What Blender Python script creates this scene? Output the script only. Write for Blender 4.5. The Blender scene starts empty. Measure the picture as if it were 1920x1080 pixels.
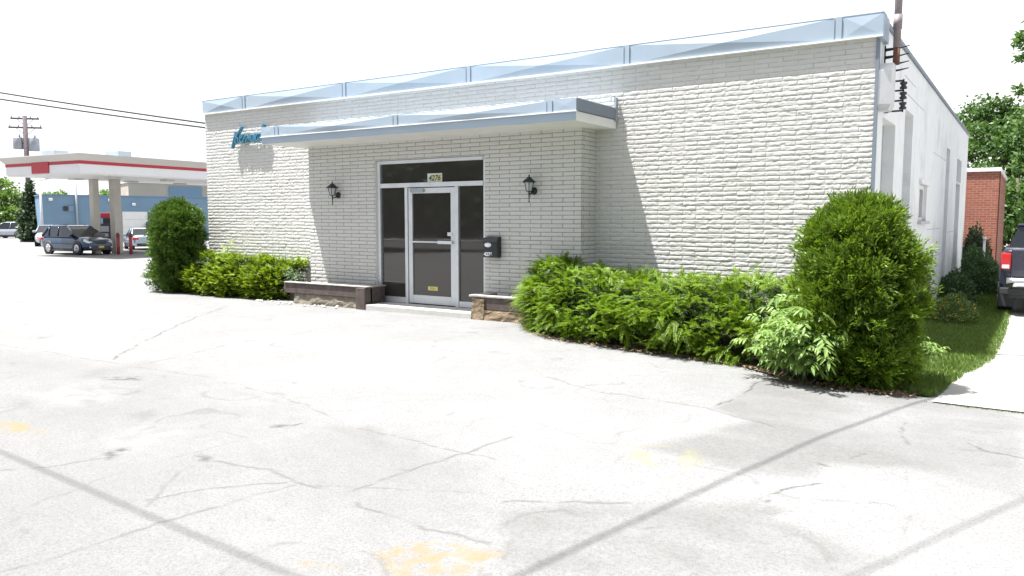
import bpy, bmesh, math, random
import numpy as np
from mathutils import Vector, Matrix
random.seed(7); RNG = np.random.default_rng(11)
PI = math.pi
scene = bpy.context.scene
COL = scene.collection

# ------------------------------------------------------------------ terrain
def ss(t):
    t = np.clip(t, 0, 1); return t*t*(3-2*t)
def ground_z(x, y):
    return -0.4*np.clip((np.asarray(y)+5)/12, 0, 1)*ss((np.asarray(x)+2.5)/3.5) - 0.45*ss((-15-np.asarray(x))/22)
def gz(x, y): return float(ground_z(x, y))

# ------------------------------------------------------------------ materials
class NT:
    def __init__(s, name):
        s.m = bpy.data.materials.new(name); s.m.use_nodes = True
        s.t = s.m.node_tree; s.t.nodes.clear()
        s.out = s.t.nodes.new('ShaderNodeOutputMaterial')
    def n(s, kind, **kw):
        nd = s.t.nodes.new('ShaderNode'+kind)
        for k, v in kw.items():
            if hasattr(nd, k) and not isinstance(v, tuple): setattr(nd, k, v)
            else: s.set(nd, k, v)
        return nd
    def set(s, nd, key, v):
        key = key.replace('_', ' ') if isinstance(key, str) and key not in nd.inputs else key
        i = nd.inputs[key]
        if hasattr(v, 'is_output'): s.t.links.new(v, i)
        elif isinstance(v, tuple) and len(v) == 3 and i.type == 'RGBA': i.default_value = (*v, 1)
        else: i.default_value = v
    def coords(s): return s.n('TexCoord').outputs['Object']
    def pos(s): return s.n('NewGeometry').outputs['Position']
    def noise(s, scale, detail=4, vec=None, rough=.55, out='Fac'):
        nd = s.n('TexNoise'); nd.inputs['Scale'].default_value = scale; nd.inputs['Detail'].default_value = detail
        nd.inputs['Roughness'].default_value = rough
        s.t.links.new(vec if vec is not None else s.pos(), nd.inputs['Vector']); return nd.outputs[out]
    def ramp(s, fac, lo, hi, a=0., b=1.):
        nd = s.n('MapRange'); nd.clamp = True
        s.set(nd, 0, fac); nd.inputs[1].default_value = lo; nd.inputs[2].default_value = hi
        nd.inputs[3].default_value = a; nd.inputs[4].default_value = b; return nd.outputs[0]
    def mix(s, fac, a, b, mode='MIX'):
        nd = s.t.nodes.new('ShaderNodeMix'); nd.data_type = 'RGBA'; nd.blend_type = mode
        for i, v in ((0, fac), (6, a), (7, b)):
            if hasattr(v, 'is_output'): s.t.links.new(v, nd.inputs[i])
            elif isinstance(v, tuple): nd.inputs[i].default_value = (*v, 1)
            else: nd.inputs[i].default_value = v
        return nd.outputs[2]
    def math(s, op, a, b=0.):
        nd = s.n('Math'); nd.operation = op
        for i, v in enumerate((a, b)):
            if hasattr(v, 'is_output'): s.t.links.new(v, nd.inputs[i])
            else: nd.inputs[i].default_value = v
        return nd.outputs[0]
    def attr(s, name):
        nd = s.n('Attribute'); nd.attribute_name = name; return nd.outputs['Fac']
    def bump(s, h, strength=.3, dist=.01):
        nd = s.n('Bump'); nd.inputs['Strength'].default_value = strength; nd.inputs['Distance'].default_value = dist
        s.t.links.new(h, nd.inputs['Height']); return nd.outputs[0]
    def principled(s, color, rough=.6, metal=0., normal=None, **kw):
        b = s.n('BsdfPrincipled'); s.set(b, 'Base Color', color); s.set(b, 'Roughness', rough); s.set(b, 'Metallic', metal)
        if normal is not None: s.set(b, 'Normal', normal)
        for k, v in kw.items(): s.set(b, k.replace('_', ' '), v)
        s.t.links.new(b.outputs[0], s.out.inputs[0]); return b

def mat(name, col, rough=.6, metal=0., var=.12, scale=3., bump=.0, bscale=60., spec=None, dirt=None, dscale=1.3):
    t = NT(name)
    v = t.ramp(t.noise(scale, 6), .3, .7, 1-var, 1+var)
    c = t.mix(1., col, t.n('CombineColor', Red=v, Green=v, Blue=v).outputs[0], 'MULTIPLY')
    if dirt: c = t.mix(t.ramp(t.noise(dscale, 8, rough=.65), .52, .72, 0, .7), c, dirt)
    nrm = t.bump(t.noise(bscale, 4), bump, .01) if bump else None
    kw = {} if spec is None else {'Specular_IOR_Level': spec}
    t.principled(c, t.ramp(t.noise(scale*2, 3), .3, .7, max(rough-.08, .02), rough+.08), metal, nrm, **kw)
    return t.m

def leaf_mat(name, dark, light, trans=.35, rough=.45, accent=None):
    t = NT(name)
    r = t.n('NewGeometry').outputs['Random Per Island']
    big = t.noise(2.2, 3)
    f = t.math('MULTIPLY_ADD', r, .65); f.node.inputs[2].default_value = 0
    f = t.math('ADD', f, t.ramp(big, .3, .7, 0, .35))
    c = t.mix(f, dark, light)
    if accent: c = t.mix(t.ramp(r, .93, .94), c, accent)
    b = t.n('BsdfPrincipled'); t.set(b, 'Base Color', c); t.set(b, 'Roughness', rough); t.set(b, 'Specular IOR Level', .35)
    tr = t.n('BsdfTranslucent'); t.set(tr, 'Color', t.mix(.5, c, (c_y(light)), 'MIX'))
    mx = t.n('MixShader'); mx.inputs[0].default_value = trans
    t.t.links.new(b.outputs[0], mx.inputs[1]); t.t.links.new(tr.outputs[0], mx.inputs[2])
    t.t.links.new(mx.outputs[0], t.out.inputs[0]); return t.m
def c_y(c): return (min(c[0]*1.15, 1), min(c[1]*1.15, 1), c[2]*.6)

M = {}
def brick_paint(name, col, dirty, j0=.25, j1=.70):
    t = NT(name)
    j = t.attr('joint'); v = t.attr('unit')
    n1 = t.noise(1.1, 6); n2 = t.noise(14, 5)
    c = t.mix(t.ramp(v, 0, 1, 0, .9), col, tuple(x*.9 for x in col))
    c = t.mix(t.ramp(n2, .4, .75, 0, .45), c, tuple(x*.86 for x in col))
    c = t.mix(t.ramp(n1, .5, .75, 0, .25), c, dirty)
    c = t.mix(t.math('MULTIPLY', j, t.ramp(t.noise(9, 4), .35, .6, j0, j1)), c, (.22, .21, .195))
    t.principled(c, .62, 0, t.bump(t.noise(48, 6, rough=.7), .8, .008), Specular_IOR_Level=.3)
    return t.m
M['brick'] = brick_paint('white_painted_split_brick', (.59, .581, .557), (.55, .53, .46), .12, .5)
M['bay_brick'] = brick_paint('bay_painted_split_brick', (.60, .595, .565), (.50, .49, .42), .75, 1.)  # bay copy: dirt and groove shade both put into darker joint colour
M['white_wall'] = mat('white_painted_block', (.80, .815, .82), .7, var=.05, bump=.15, bscale=40, dirt=(.5, .52, .52), dscale=.8)
M['grey_panel'] = mat('grey_painted_panel', (.50, .51, .52), .7, var=.10, scale=1.5, bump=.1, dirt=(.38, .37, .34))
M['fascia'] = mat('pale_blue_metal', (.345, .42, .495), .5, .2, var=.06, scale=.8, dirt=(.42, .47, .51), dscale=.7)
M['fascia_dark'] = mat('slate_grey_metal', (.20, .23, .275), .55, .2, var=.08, scale=2)
M['white_trim'] = mat('white_trim_paint', (.80, .80, .79), .5, var=.04, scale=2, dirt=(.62, .62, .60))
M['soffit'] = mat('white_soffit_paint', (.74, .73, .70), .6, var=.05, dirt=(.6, .59, .55))
M['roof'] = mat('grey_roofing', (.3, .3, .3), .9)
M['alu'] = mat('brushed_aluminium', (.66, .68, .70), .42, .55, var=.05, scale=5)
M['alu_dull'] = mat('dull_aluminium', (.34, .37, .40), .5, .35, var=.08, scale=5)
t = NT('dark_tinted_glass')
gb = t.principled((.036, .033, .030), t.ramp(t.noise(1.4, 3), .3, .7, .015, .05), 0, t.bump(t.noise(.9, 2), .04, .05), Specular_IOR_Level=.85); M['glass'] = t.m
M['black_metal'] = mat('black_iron', (.022, .024, .028), .42, .3, var=.2, scale=20)
M['black_plastic'] = mat('black_mailbox_paint', (.018, .022, .027), .38, 0, var=.1)
M['lamp_glass'] = mat('frosted_lamp_glass', (.42, .44, .46), .25, 0, var=.05)
M['white_plate'] = mat('pale_plate', (.55, .60, .55), .5, var=.1, scale=30)
M['white_letter'] = mat('white_lettering', (.85, .86, .88), .5, var=.02)
M['dark_letter'] = mat('dark_green_lettering', (.03, .06, .04), .5)
M['yellow_sticker'] = mat('yellow_sticker', (.62, .55, .16), .5, var=.1, scale=40)
M['sign_blue'] = mat('blue_enamel_script', (.07, .22, .32), .4, .1, var=.15, scale=9)
M['timber'] = mat('weathered_brown_timber', (.085, .065, .058), .85, var=.35, scale=9, bump=.5, bscale=25, dirt=(.15, .12, .095), dscale=4)
M['timber_bleached'] = mat('bleached_timber_cap', (.33, .315, .295), .85, var=.3, scale=9, bump=.6, bscale=30, dirt=(.22, .19, .16), dscale=6)
M['peeling'] = mat('peeling_tan_render', (.19, .14, .09), .9, var=.35, scale=14, bump=1., bscale=28, dirt=(.19, .135, .085), dscale=7)
M['rubble'] = mat('grey_rubble_footing', (.19, .17, .135), .95, var=.3, scale=12, bump=1., bscale=26, dirt=(.24, .20, .13), dscale=6)
M['step'] = mat('worn_concrete_step', (.46, .46, .43), .85, var=.12, scale=5, bump=.4, bscale=50, dirt=(.27, .27, .24), dscale=5)
M['soil'] = mat('dark_bed_soil', (.055, .042, .032), .95, var=.4, scale=12, bump=1., bscale=30, dirt=(.14, .10, .07), dscale=8)
M['bark'] = mat('brown_bark', (.10, .075, .055), .9, var=.3, scale=8, bump=.8, bscale=25)
M['pole_wood'] = mat('grey_pole_wood', (.13, .105, .115), .9, var=.2, scale=6)
M['steel'] = mat('galvanised_steel', (.36, .37, .40), .45, .6, var=.12, scale=5)
M['mast'] = mat('brown_grey_mast_paint', (.27, .225, .235), .6, .1, var=.15, scale=6)
M['rust'] = mat('rusted_steel', (.155, .075, .055), .8, .2, var=.3, scale=15)
M['pale_steel'] = mat('white_painted_steel', (.62, .63, .64), .5, .1, var=.06, dirt=(.42, .40, .37), dscale=4)
M['rubber_wire'] = mat('black_cable', (.03, .03, .035), .7)
M['red_brick'] = None
t = NT('red_brick')
bt = t.n('TexBrick'); mp = t.n('Mapping'); mp.inputs['Rotation'].default_value = (PI/2, 0, 0)
t.t.links.new(t.coords(), mp.inputs['Vector']); t.t.links.new(mp.outputs[0], bt.inputs['Vector'])
bt.inputs['Scale'].default_value = 1.; bt.inputs['Brick Width'].default_value = .21; bt.inputs['Row Height'].default_value = .075; bt.inputs['Mortar Size'].default_value = .006
t.set(bt, 'Color1', (.25, .075, .05)); t.set(bt, 'Color2', (.33, .11, .07)); t.set(bt, 'Mortar', (.38, .27, .21))
t.principled(t.mix(t.ramp(t.noise(1.2, 5), .45, .7, 0, .5), bt.outputs['Color'], (.29, .125, .09)), .85, 0, t.bump(bt.outputs['Fac'], -.4, .01)); M['red_brick'] = t.m
M['blue_paint'] = mat('dusty_blue_wall_paint', (.17, .275, .385), .8, var=.08, scale=.5, dirt=(.20, .29, .375), dscale=.3)
M['beige'] = mat('beige_wall_paint', (.42, .385, .33), .8, var=.06, scale=.6)
M['garage'] = mat('white_garage_door', (.78, .78, .76), .6, var=.03)
M['canopy_beige'] = mat('beige_canopy_sheet', (.55, .53, .50), .6, var=.04, scale=.6)
M['canopy_white'] = mat('white_canopy_sheet', (.72, .72, .73), .5, var=.03, scale=.6)
M['red_paint'] = mat('red_sign_paint', (.42, .025, .04), .45, var=.06)
M['bollard_red'] = mat('red_bollard_paint', (.30, .045, .055), .5, var=.12, scale=6)
M['column'] = mat('beige_column_paint', (.50, .47, .42), .7, var=.06)
M['dark_grey'] = mat('dark_grey_plastic', (.035, .037, .042), .5)
M['tyre'] = mat('tyre_rubber', (.018, .018, .019), .85)
M['rim'] = mat('alloy_rim', (.52, .53, .56), .3, .8)
M['chrome'] = mat('chrome', (.75, .76, .78), .12, 1., var=.02)
M['car_glass'] = mat('car_window_glass', (.012, .014, .018), .06, 0, var=.0, spec=.7)
M['tail_red'] = mat('red_tail_lens', (.55, .015, .02), .12, 0, var=.05, spec=.7)
M['lens'] = mat('clear_lamp_lens', (.72, .75, .8), .1, .2, var=.05, spec=.7)
M['plate_y'] = mat('yellow_number_plate', (.62, .42, .08), .5)
M['plate_w'] = mat('white_number_plate', (.7, .7, .7), .5)
def car_paint(n, c, metal=.35):
    m = mat(n, c, .22, metal, var=.03); m.node_tree.nodes['Principled BSDF'].inputs['Coat Weight'].default_value = .8; return m
M['p_navy'] = car_paint('navy_car_paint', (.018, .045, .095)); M['p_silver'] = car_paint('silver_car_paint', (.40, .43, .48)); M['p_sedan'] = car_paint('light_silver_blue_car_paint', (.38, .46, .55))
M['p_black'] = car_paint('black_car_paint', (.012, .013, .017)); M['p_truck'] = car_paint('dark_slate_pickup_paint', (.03, .032, .055)); M['p_blue'] = car_paint('dark_blue_van_paint', (.02, .035, .12)); M['p_lgrey'] = car_paint('pale_grey_car_paint', (.52, .56, .60))
# foliage
M['cedar'] = leaf_mat('cedar_foliage', (.045, .10, .010), (.175, .275, .022), .32)
M['cedar_dark'] = leaf_mat('dark_cedar_foliage', (.040, .088, .014), (.115, .205, .028), .30)  # darker green leaf colour for the left cedar
M['yew_bright'] = leaf_mat('bright_new_yew_foliage', (.13, .215, .010), (.28, .385, .022), .35)
M['yew_inner'] = leaf_mat('shade_dark_old_inner_foliage', (.016, .040, .008), (.045, .085, .012), .15)  # older inner leaves, coloured extra dark so the gaps look shaded
M['yew'] = leaf_mat('yew_foliage', (.085, .175, .010), (.225, .345, .024), .34)
M['ash'] = leaf_mat('ash_leaf', (.115, .215, .045), (.285, .41, .125), .36, .42)
M['weed'] = leaf_mat('pale_weed_leaf', (.22, .30, .10), (.42, .5, .2), .4)
M['dull_weed'] = leaf_mat('grey_green_weed_leaf', (.10, .16, .09), (.2, .28, .16), .35)
M['tree_leaf'] = leaf_mat('broad_tree_leaf', (.030, .075, .018), (.095, .18, .04), .35)
M['tree_leaf_light'] = leaf_mat('light_tree_leaf', (.08, .15, .03), (.17, .28, .06), .4)
M['conifer_leaf'] = leaf_mat('dark_ivy_leaf', (.03, .055, .03), (.075, .115, .055), .25)
M['shade_bush'] = leaf_mat('dull_bush_leaf', (.035, .085, .03), (.085, .165, .06), .3)
M['flower_bush'] = leaf_mat('flowering_bush_leaf', (.045, .10, .02), (.12, .19, .04), .3, accent=(.62, .42, .03))
M['grass_blade'] = leaf_mat('grass_blade', (.06, .115, .022), (.17, .25, .055), .35)
M['lawn'] = mat('lawn_turf', (.075, .115, .032), .95, var=.3, scale=6, bump=.6, bscale=60, dirt=(.17, .16, .07), dscale=2)

# ------------------------------------------------------------------ object helpers
def tag(o, label=None, cat=None, group=None, kind=None):
    if label: o['label'] = label
    if cat: o['category'] = cat
    if group: o['group'] = group
    if kind: o['kind'] = kind
    return o
def empty(name, label, cat, loc=(0, 0, 0), rz=0, group=None):
    o = bpy.data.objects.new(name, None); COL.objects.link(o); o.location = loc; o.rotation_euler = (0, 0, rz)
    o.empty_display_size = .2
    return tag(o, label, cat, group)
def link(name, me, m, parent=None, smooth=False):
    o = bpy.data.objects.new(name, me); COL.objects.link(o)
    for x in (m if isinstance(m, (list, tuple)) else [m]): me.materials.append(x)
    if smooth: me.polygons.foreach_set('use_smooth', [True]*len(me.polygons))
    if parent: o.parent = parent
    return o
class B:
    """collects boxes, tubes, lathes and prisms into ONE mesh"""
    def __init__(s): s.bm = bmesh.new()
    def face(s, pts, mi=0):
        f = s.bm.faces.new([s.bm.verts.new(p) for p in pts]); f.material_index = mi; return f
    def box(s, x0, x1, y0, y1, z0, z1, bev=0, mi=0, rot=None):
        b2 = bmesh.new()
        v = [b2.verts.new((x, y, z)) for x in (x0, x1) for y in (y0, y1) for z in (z0, z1)]
        for q in ((0, 1, 3, 2), (4, 6, 7, 5), (0, 4, 5, 1), (2, 3, 7, 6), (0, 2, 6, 4), (1, 5, 7, 3)): b2.faces.new([v[i] for i in q])
        if bev: bmesh.ops.bevel(b2, geom=b2.edges[:], offset=bev, segments=2, affect='EDGES', profile=.5)
        if rot is not None: bmesh.ops.transform(b2, matrix=rot, verts=b2.verts)
        s.add(b2, mi); return s
    def add(s, b2, mi=0):
        mp = {v: s.bm.verts.new(v.co) for v in b2.verts}
        for f in b2.faces:
            try: g = s.bm.faces.new([mp[v] for v in f.verts]); g.material_index = mi; g.smooth = f.smooth
            except ValueError: pass
        b2.free()
    def tube(s, pts, rad, n=10, cap=True, mi=0, smooth=True):
        pts = [Vector(p) for p in pts]; rads = rad if isinstance(rad, (list, tuple)) else [rad]*len(pts)
        rings = []; ref = None
        for i, p in enumerate(pts):
            d = (pts[min(i+1, len(pts)-1)]-pts[max(i-1, 0)]).normalized()
            if ref is None: ref = Vector((0, 0, 1)) if abs(d.z) < .9 else Vector((1, 0, 0))
            a = d.cross(ref).normalized(); b = a.cross(d).normalized(); ref = b
            rings.append([s.bm.verts.new(p+(a*math.cos(2*PI*k/n)+b*math.sin(2*PI*k/n))*rads[i]) for k in range(n)])
        for i in range(len(rings)-1):
            for k in range(n):
                f = s.bm.faces.new((rings[i][k], rings[i][(k+1) % n], rings[i+1][(k+1) % n], rings[i+1][k])); f.smooth = smooth; f.material_index = mi
        if cap:
            for r in (rings[0][::-1], rings[-1]):
                f = s.bm.faces.new(r); f.material_index = mi
        return s
    def lathe(s, prof, c=(0, 0, 0), n=20, mi=0, smooth=True, axis='z'):
        rings = []
        for r, h in prof:
            ring = []
            for k in range(n):
                a = 2*PI*k/n; u, v = r*math.cos(a), r*math.sin(a)
                q = (u, v, h) if axis == 'z' else ((u, h, v) if axis == 'y' else (h, u, v))
                ring.append(s.bm.verts.new(Vector(c)+Vector(q)))
            rings.append(ring)
        for i in range(len(rings)-1):
            for k in range(n):
                f = s.bm.faces.new((rings[i][k], rings[i][(k+1) % n], rings[i+1][(k+1) % n], rings[i+1][k])); f.smooth = smooth; f.material_index = mi
        for r in (rings[0], rings[-1]):
            f = s.bm.faces.new(r); f.material_index = mi
        return s
    def loft(s, rings, cap=True, smooth=False, mi=0):
        R = [[s.bm.verts.new(p) for p in r] for r in rings]; n = len(R[0])
        for i in range(len(R)-1):
            for k in range(n):
                f = s.bm.faces.new((R[i][k], R[i][(k+1) % n], R[i+1][(k+1) % n], R[i+1][k])); f.smooth = smooth; f.material_index = mi
        if cap:
            for r in (R[0], R[-1]): s.bm.faces.new(r).material_index = mi
        return s
    def build(s, name, m, parent=None, bevel=0):
        bmesh.ops.recalc_face_normals(s.bm, faces=s.bm.faces)
        me = bpy.data.meshes.new(name); s.bm.to_mesh(me); s.bm.free()
        return link(name, me, m, parent)
def np_mesh(name, verts, quads, smooth=False):
    me = bpy.data.meshes.new(name)
    verts = np.asarray(verts, np.float32).reshape(-1, 3); quads = np.asarray(quads, np.int32)
    k = quads.shape[1]
    me.vertices.add(len(verts)); me.vertices.foreach_set('co', verts.ravel())
    me.loops.add(quads.size); me.loops.foreach_set('vertex_index', quads.ravel())
    me.polygons.add(len(quads)); me.polygons.foreach_set('loop_start', np.arange(0, quads.size, k, dtype=np.int32))
    if smooth: me.polygons.foreach_set('use_smooth', np.ones(len(quads), bool))
    me.update(calc_edges=True); return me
def text_mesh(txt, size, extrude=.002, shear=0., font_bold=False, offset=0.):
    cu = bpy.data.curves.new('t', 'FONT'); cu.body = txt; cu.size = size; cu.extrude = extrude; cu.align_x = 'CENTER'; cu.align_y = 'CENTER'; cu.shear = shear; cu.offset = offset
    o = bpy.data.objects.new('t', cu); COL.objects.link(o)
    dg = bpy.context.evaluated_depsgraph_get(); me = bpy.data.meshes.new_from_object(o.evaluated_get(dg))
    bpy.data.objects.remove(o); bpy.data.curves.remove(cu); return me
def text(name, txt, size, m, parent, loc, rot, **kw):
    me = text_mesh(txt, size, **kw); o = link(name, me, m, parent); o.location = loc; o.rotation_euler = rot; return o

# ------------------------------------------------------------------ noise in numpy
def vnoise(x, y, seed=0):
    xi = np.floor(x).astype(np.int64); yi = np.floor(y).astype(np.int64); fx = x-xi; fy = y-yi
    fx = fx*fx*(3-2*fx); fy = fy*fy*(3-2*fy)
    def h(a, b):
        n = (a*374761393+b*668265263+seed*974634777) & 0xffffffff
        n = ((n ^ (n >> 13))*1274126177) & 0xffffffff; n = n ^ (n >> 16); return (n & 0xffff)/65535.
    return (h(xi, yi)*(1-fx)+h(xi+1, yi)*fx)*(1-fy)+(h(xi, yi+1)*(1-fx)+h(xi+1, yi+1)*fx)*fy
def fbm(x, y, seed=0, oct=4):
    r = 0; a = .5; tot = 0
    for o in range(oct): r = r+a*vnoise(x*2**o, y*2**o, seed+o*17); tot += a; a *= .55
    return r/tot

# ------------------------------------------------------------------ split face brick wall
CH, BL = .0677, .40          # course height, brick length
def brick_mesh(name, x0, x1, z0, z1, amp=.0060, origin=(0, 0), hole=None, seed=0, step=.0145):
    """rough split-face bricks as real relief; u along the wall, z up, relief along -v"""
    us = []; k0 = math.floor((x0-origin[0])/(BL/2)); k1 = math.ceil((x1-origin[0])/(BL/2))
    n = max(4, int((BL/2-.010)/step))
    for k in range(k0, k1+1):
        b = origin[0]+k*BL/2
        us += [b-.0078, b-.0045, b+.0045, b+.0078] + [b+.0078+(BL/2-.0156)*i/n for i in range(1, n)]
    us = np.array(sorted(set(np.round([u for u in us if x0 <= u <= x1]+[x0, x1]+([hole[0], hole[1]] if hole else []), 5))))
    zs = []; c0 = math.floor((z0-origin[1])/CH); c1 = math.ceil((z1-origin[1])/CH); m = 4
    for c in range(c0, c1+1):
        b = origin[1]+c*CH
        zs += [b-.0072, b-.0042, b+.0042, b+.0072] + [b+.0072+(CH-.0144)*i/m for i in range(1, m)]
    zs = np.array(sorted(set(np.round([z for z in zs if z0 <= z <= z1]+[z0, z1]+([hole[2]] if hole else []), 5))))
    U, Z = np.meshgrid(us, zs, indexing='ij')
    row = np.floor((Z-origin[1])/CH+1e-6); zf = (Z-origin[1])/CH-row; zj = np.minimum(zf, 1-zf)*CH
    sh = np.where(row % 2 == 0, 0, .5)+.06*(vnoise(row*1.7, row*0+.5, 5)-.5)*0
    q = (U-origin[0])/BL+sh; bi = np.floor(q+1e-6); uf = q-bi; uj = np.minimum(uf, 1-uf)*BL
    joint = np.clip(1-(np.minimum(zj, uj)-.0046)/.002, 0, 1)
    h1 = vnoise(bi*3.1+.37, row*5.3+.11, 3); h2 = vnoise(bi*7.7+.2, row*2.9+.7, 9); h3 = vnoise(bi*1.9+.6, row*8.1+.4, 21)
    ox, oy = h1*90, h2*70
    f = fbm(U*9+ox, Z*26+oy, 1+seed, 4); rid = 1-np.abs(2*fbm(U*13+oy+U*0, Z*30+ox+U*18, 7+seed, 3)-1)
    edge = np.clip(np.minimum(zj, uj)/.014, 0, 1)**.7
    f2 = fbm(U*27+oy+Z*9, Z*38+ox-U*6, 17+seed, 2)
    H = edge*(.0012+amp*(1.5*(f-.35)+.6*(rid-.6)+1.5*(f2-.42))+(h3-.5)*.0025+(zf-.5)*(h1-.62)*.0022)
    H = np.where(joint > .5, .0004, H)
    #  at the borders
    return us, zs, U, Z, H, joint, np.clip(h2, 0, 1)
def brick_object(name, x0, x1, z0, z1, parent, place, hole=None, **kw):
    us, zs, U, Z, H, J, Un = brick_mesh(name, x0, x1, z0, z1, hole=hole, **kw)
    P = place(U, H, Z); nu, nz = len(us), len(zs)
    idx = np.arange(nu*nz).reshape(nu, nz)
    q = np.stack([idx[:-1, :-1], idx[1:, :-1], idx[1:, 1:], idx[:-1, 1:]], -1)
    keep = np.ones((nu-1, nz-1), bool)
    if hole:
        uc = (us[:-1]+us[1:])/2; zc = (zs[:-1]+zs[1:])/2
        keep &= ~((uc[:, None] > hole[0]) & (uc[:, None] < hole[1]) & (zc[None] < hole[2]))
    me = np_mesh(name, P.reshape(-1, 3), q[keep].reshape(-1, 4), smooth=False)
    for an, av in (('joint', J), ('unit', Un)):
        at = me.attributes.new(an, 'FLOAT', 'POINT'); at.data.foreach_set('value', av.astype(np.float32).ravel())
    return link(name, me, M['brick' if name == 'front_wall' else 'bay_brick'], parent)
front = lambda y: (lambda U, H, Z: np.stack([U, y-H, Z], -1))
sideE = lambda x: (lambda U, H, Z: np.stack([x+H, U, Z], -1))

# ================================================================== THE BUILDING
W, DEP, ZF, ZT = 14.0, 17.25, 3.97, 4.27
BX0, BX1, BY = -10.13, -4.07, -.465
bld = empty('commercial_building', 'single storey white painted brick commercial building with pale blue metal fascia and flat entrance canopy', 'building', (0, 0, 0))
brick_object('front_wall', -W, -.03, -.15, ZF, bld, front(0), seed=0)
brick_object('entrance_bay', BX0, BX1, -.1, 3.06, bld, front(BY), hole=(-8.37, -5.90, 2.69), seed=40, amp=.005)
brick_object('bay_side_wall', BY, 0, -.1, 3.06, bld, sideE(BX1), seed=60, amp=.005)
b = B()   # body behind the faces: west wall, back wall, bay reveals
b.box(-W, -W+.2, .004, DEP, -.7, 4.2); b.box(-W+.2, -.32, DEP-.2, DEP, -.7, 4.2)
b.box(BX0, BX0+.15, BY+.012, -.02, -.1, 3.06)
b.build('rear_wall', M['white_wall'], bld)
b = B(); b.box(-8.46, -8.372, BY+.006, -.30, -.1, 2.69); b.box(-5.898, -5.81, BY+.006, -.30, -.1, 2.69); b.box(-8.46, -5.81, BY+.006, -.30, 2.692, 2.75)
b.build('door_reveal', M['soffit'], bld)
# side wall facing the drive: full height strips between recessed, grey painted blocked-up bays
recess = [(.55, 1.75, 3.02), (2.75, 3.75, 3.38), (10.15, 11.1, 3.33), (13.35, 14.8, 2.62)]
win = (5.05, 6.35, 1.60, 2.28)
b = B(); edges = [.05]
for (a, c, z) in recess: edges += [a, c]
edges += [DEP]
for i in range(0, len(edges), 2):
    y0, y1 = edges[i], edges[i+1]
    if y0 < win[0] < y1:
        b.box(-.3, 0, y0, win[0], -.7, 4.2); b.box(-.3, 0, win[1], y1, -.7, 4.2); b.box(-.3, 0, win[0], win[1], -.7, win[2]); b.box(-.3, 0, win[0], win[1], win[3], 4.2)
    else: b.box(-.3, 0, y0, y1, -.7, 4.2)
for (a, c, z) in recess: b.box(-.3, 0, a, c, z, 4.2)
b.build('side_wall', M['white_wall'], bld)
for (a, c, z) in recess:
    B().box(-.3, -.16, a, c, -.7, z).build('blocked_bay', M['grey_panel'], bld)
B().box(-.155, -.09, 13.45, 14.7, 2.64+.0, 2.66).box(-.02, .012, 13.42, 14.75, 2.66, 3.27).build('vent_panel', M['alu_dull'], bld)
w_ = B().box(-.2, -.12, win[0], win[1], win[2], win[3]).build('window', M['glass'], bld)
fr = B(); fr.box(-.12, -.06, win[0], win[1], win[2], win[2]+.07); fr.box(-.12, -.06, win[0], win[1], win[3]-.07, win[3]); fr.box(-.12, -.06, win[0], win[0]+.09, win[2]+.07, win[3]-.07); fr.box(-.12, -.06, win[1]-.09, win[1], win[2]+.07, win[3]-.07); fr.box(-.12, -.065, 5.66, 5.74, win[2]+.07, win[3]-.07)
fr.build('frame', M['white_trim'], w_)
B().box(-.06, .07, win[0]-.06, win[1]+.06, win[2]-.06, win[2]).build('sill', M['grey_panel'], w_)
B().box(-.03, .05, win[0]-.1, win[1]+.1, win[3]+.002, win[3]+.09).build('lintel', M['white_trim'], w_)
B().box(-.34, .035, .05, DEP+.02, 4.203, 4.27, .008).build('coping', M['fascia_dark'], bld)
B().box(-W+.1, -.35, .2, DEP-.1, 4.0, 4.06).build('roof', M['roof'], bld)
b = B()
for y0, y1, z in ((2.3, 5.2, 3.62), (2.5, 3.9, 3.86), (6.6, 9.4, 1.42), (7.2, 10.0, 3.0), (11.3, 13.2, 1.30), (7.6, 9.8, .82)):
    B().box(.0005, .003, y0, y1, z, z+.014).build('open_mortar_joint', M['grey_panel'], bld)
b.box(-.028, .014, -.022, .045, -.3, ZF-.005); b.build('corner_trim', M['fascia_dark'], bld)

# --- fascia of cross-creased metal panels
def creased(b, x0, x1, y, z0, z1, bulge, n=1):
    c = ((x0+x1)/2, y-bulge, (z0+z1)/2)
    p = [(x0, y, z0), (x1, y, z0), (x1, y, z1), (x0, y, z1)]
    for i in range(4): b.face([p[i], p[(i+1) % 4], c])
seams = [-12.58, -9.56, -6.55, -3.54, -.50]
FY = -.045
b = B(); lim = [-W-.02]+seams+[.05]
for i in range(len(lim)-1):
    a = lim[i]+(.05 if i else 0); c = lim[i+1]-(.05 if i < len(lim)-2 else 0)
    creased(b, a, c, FY, ZF+.018, ZT,   .036 if c-a > 2 else (.03 if c-a > 1 else .012))
b.box(-W-.02, .05, FY+.001, .2, ZF+.018, ZT)
b.box(.002, .055, FY+.001, .42, ZF-.02, ZT-.003)
fas = b.build('fascia', M['fascia'], bld)
for s in seams:
    b = B().box(s-.05, s+.05, FY-.006, FY, ZF+.02, ZT+.002); b.box(s-.052, s-.040, FY-.016, FY-.006, ZF+.02, ZT); b.box(s+.040, s+.052, FY-.016, FY-.006, ZF+.02, ZT)
    b.build('seam', M['fascia'], fas)
B().box(-W-.022, .052, FY-.03, .0, ZF-.002, ZF+.017).build('drip_edge', M['white_trim'], bld)
B().box(-W-.03, .055, FY-.004, .22, ZT+.001, ZT+.011).build('top_flashing', M['fascia'], bld)

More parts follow.
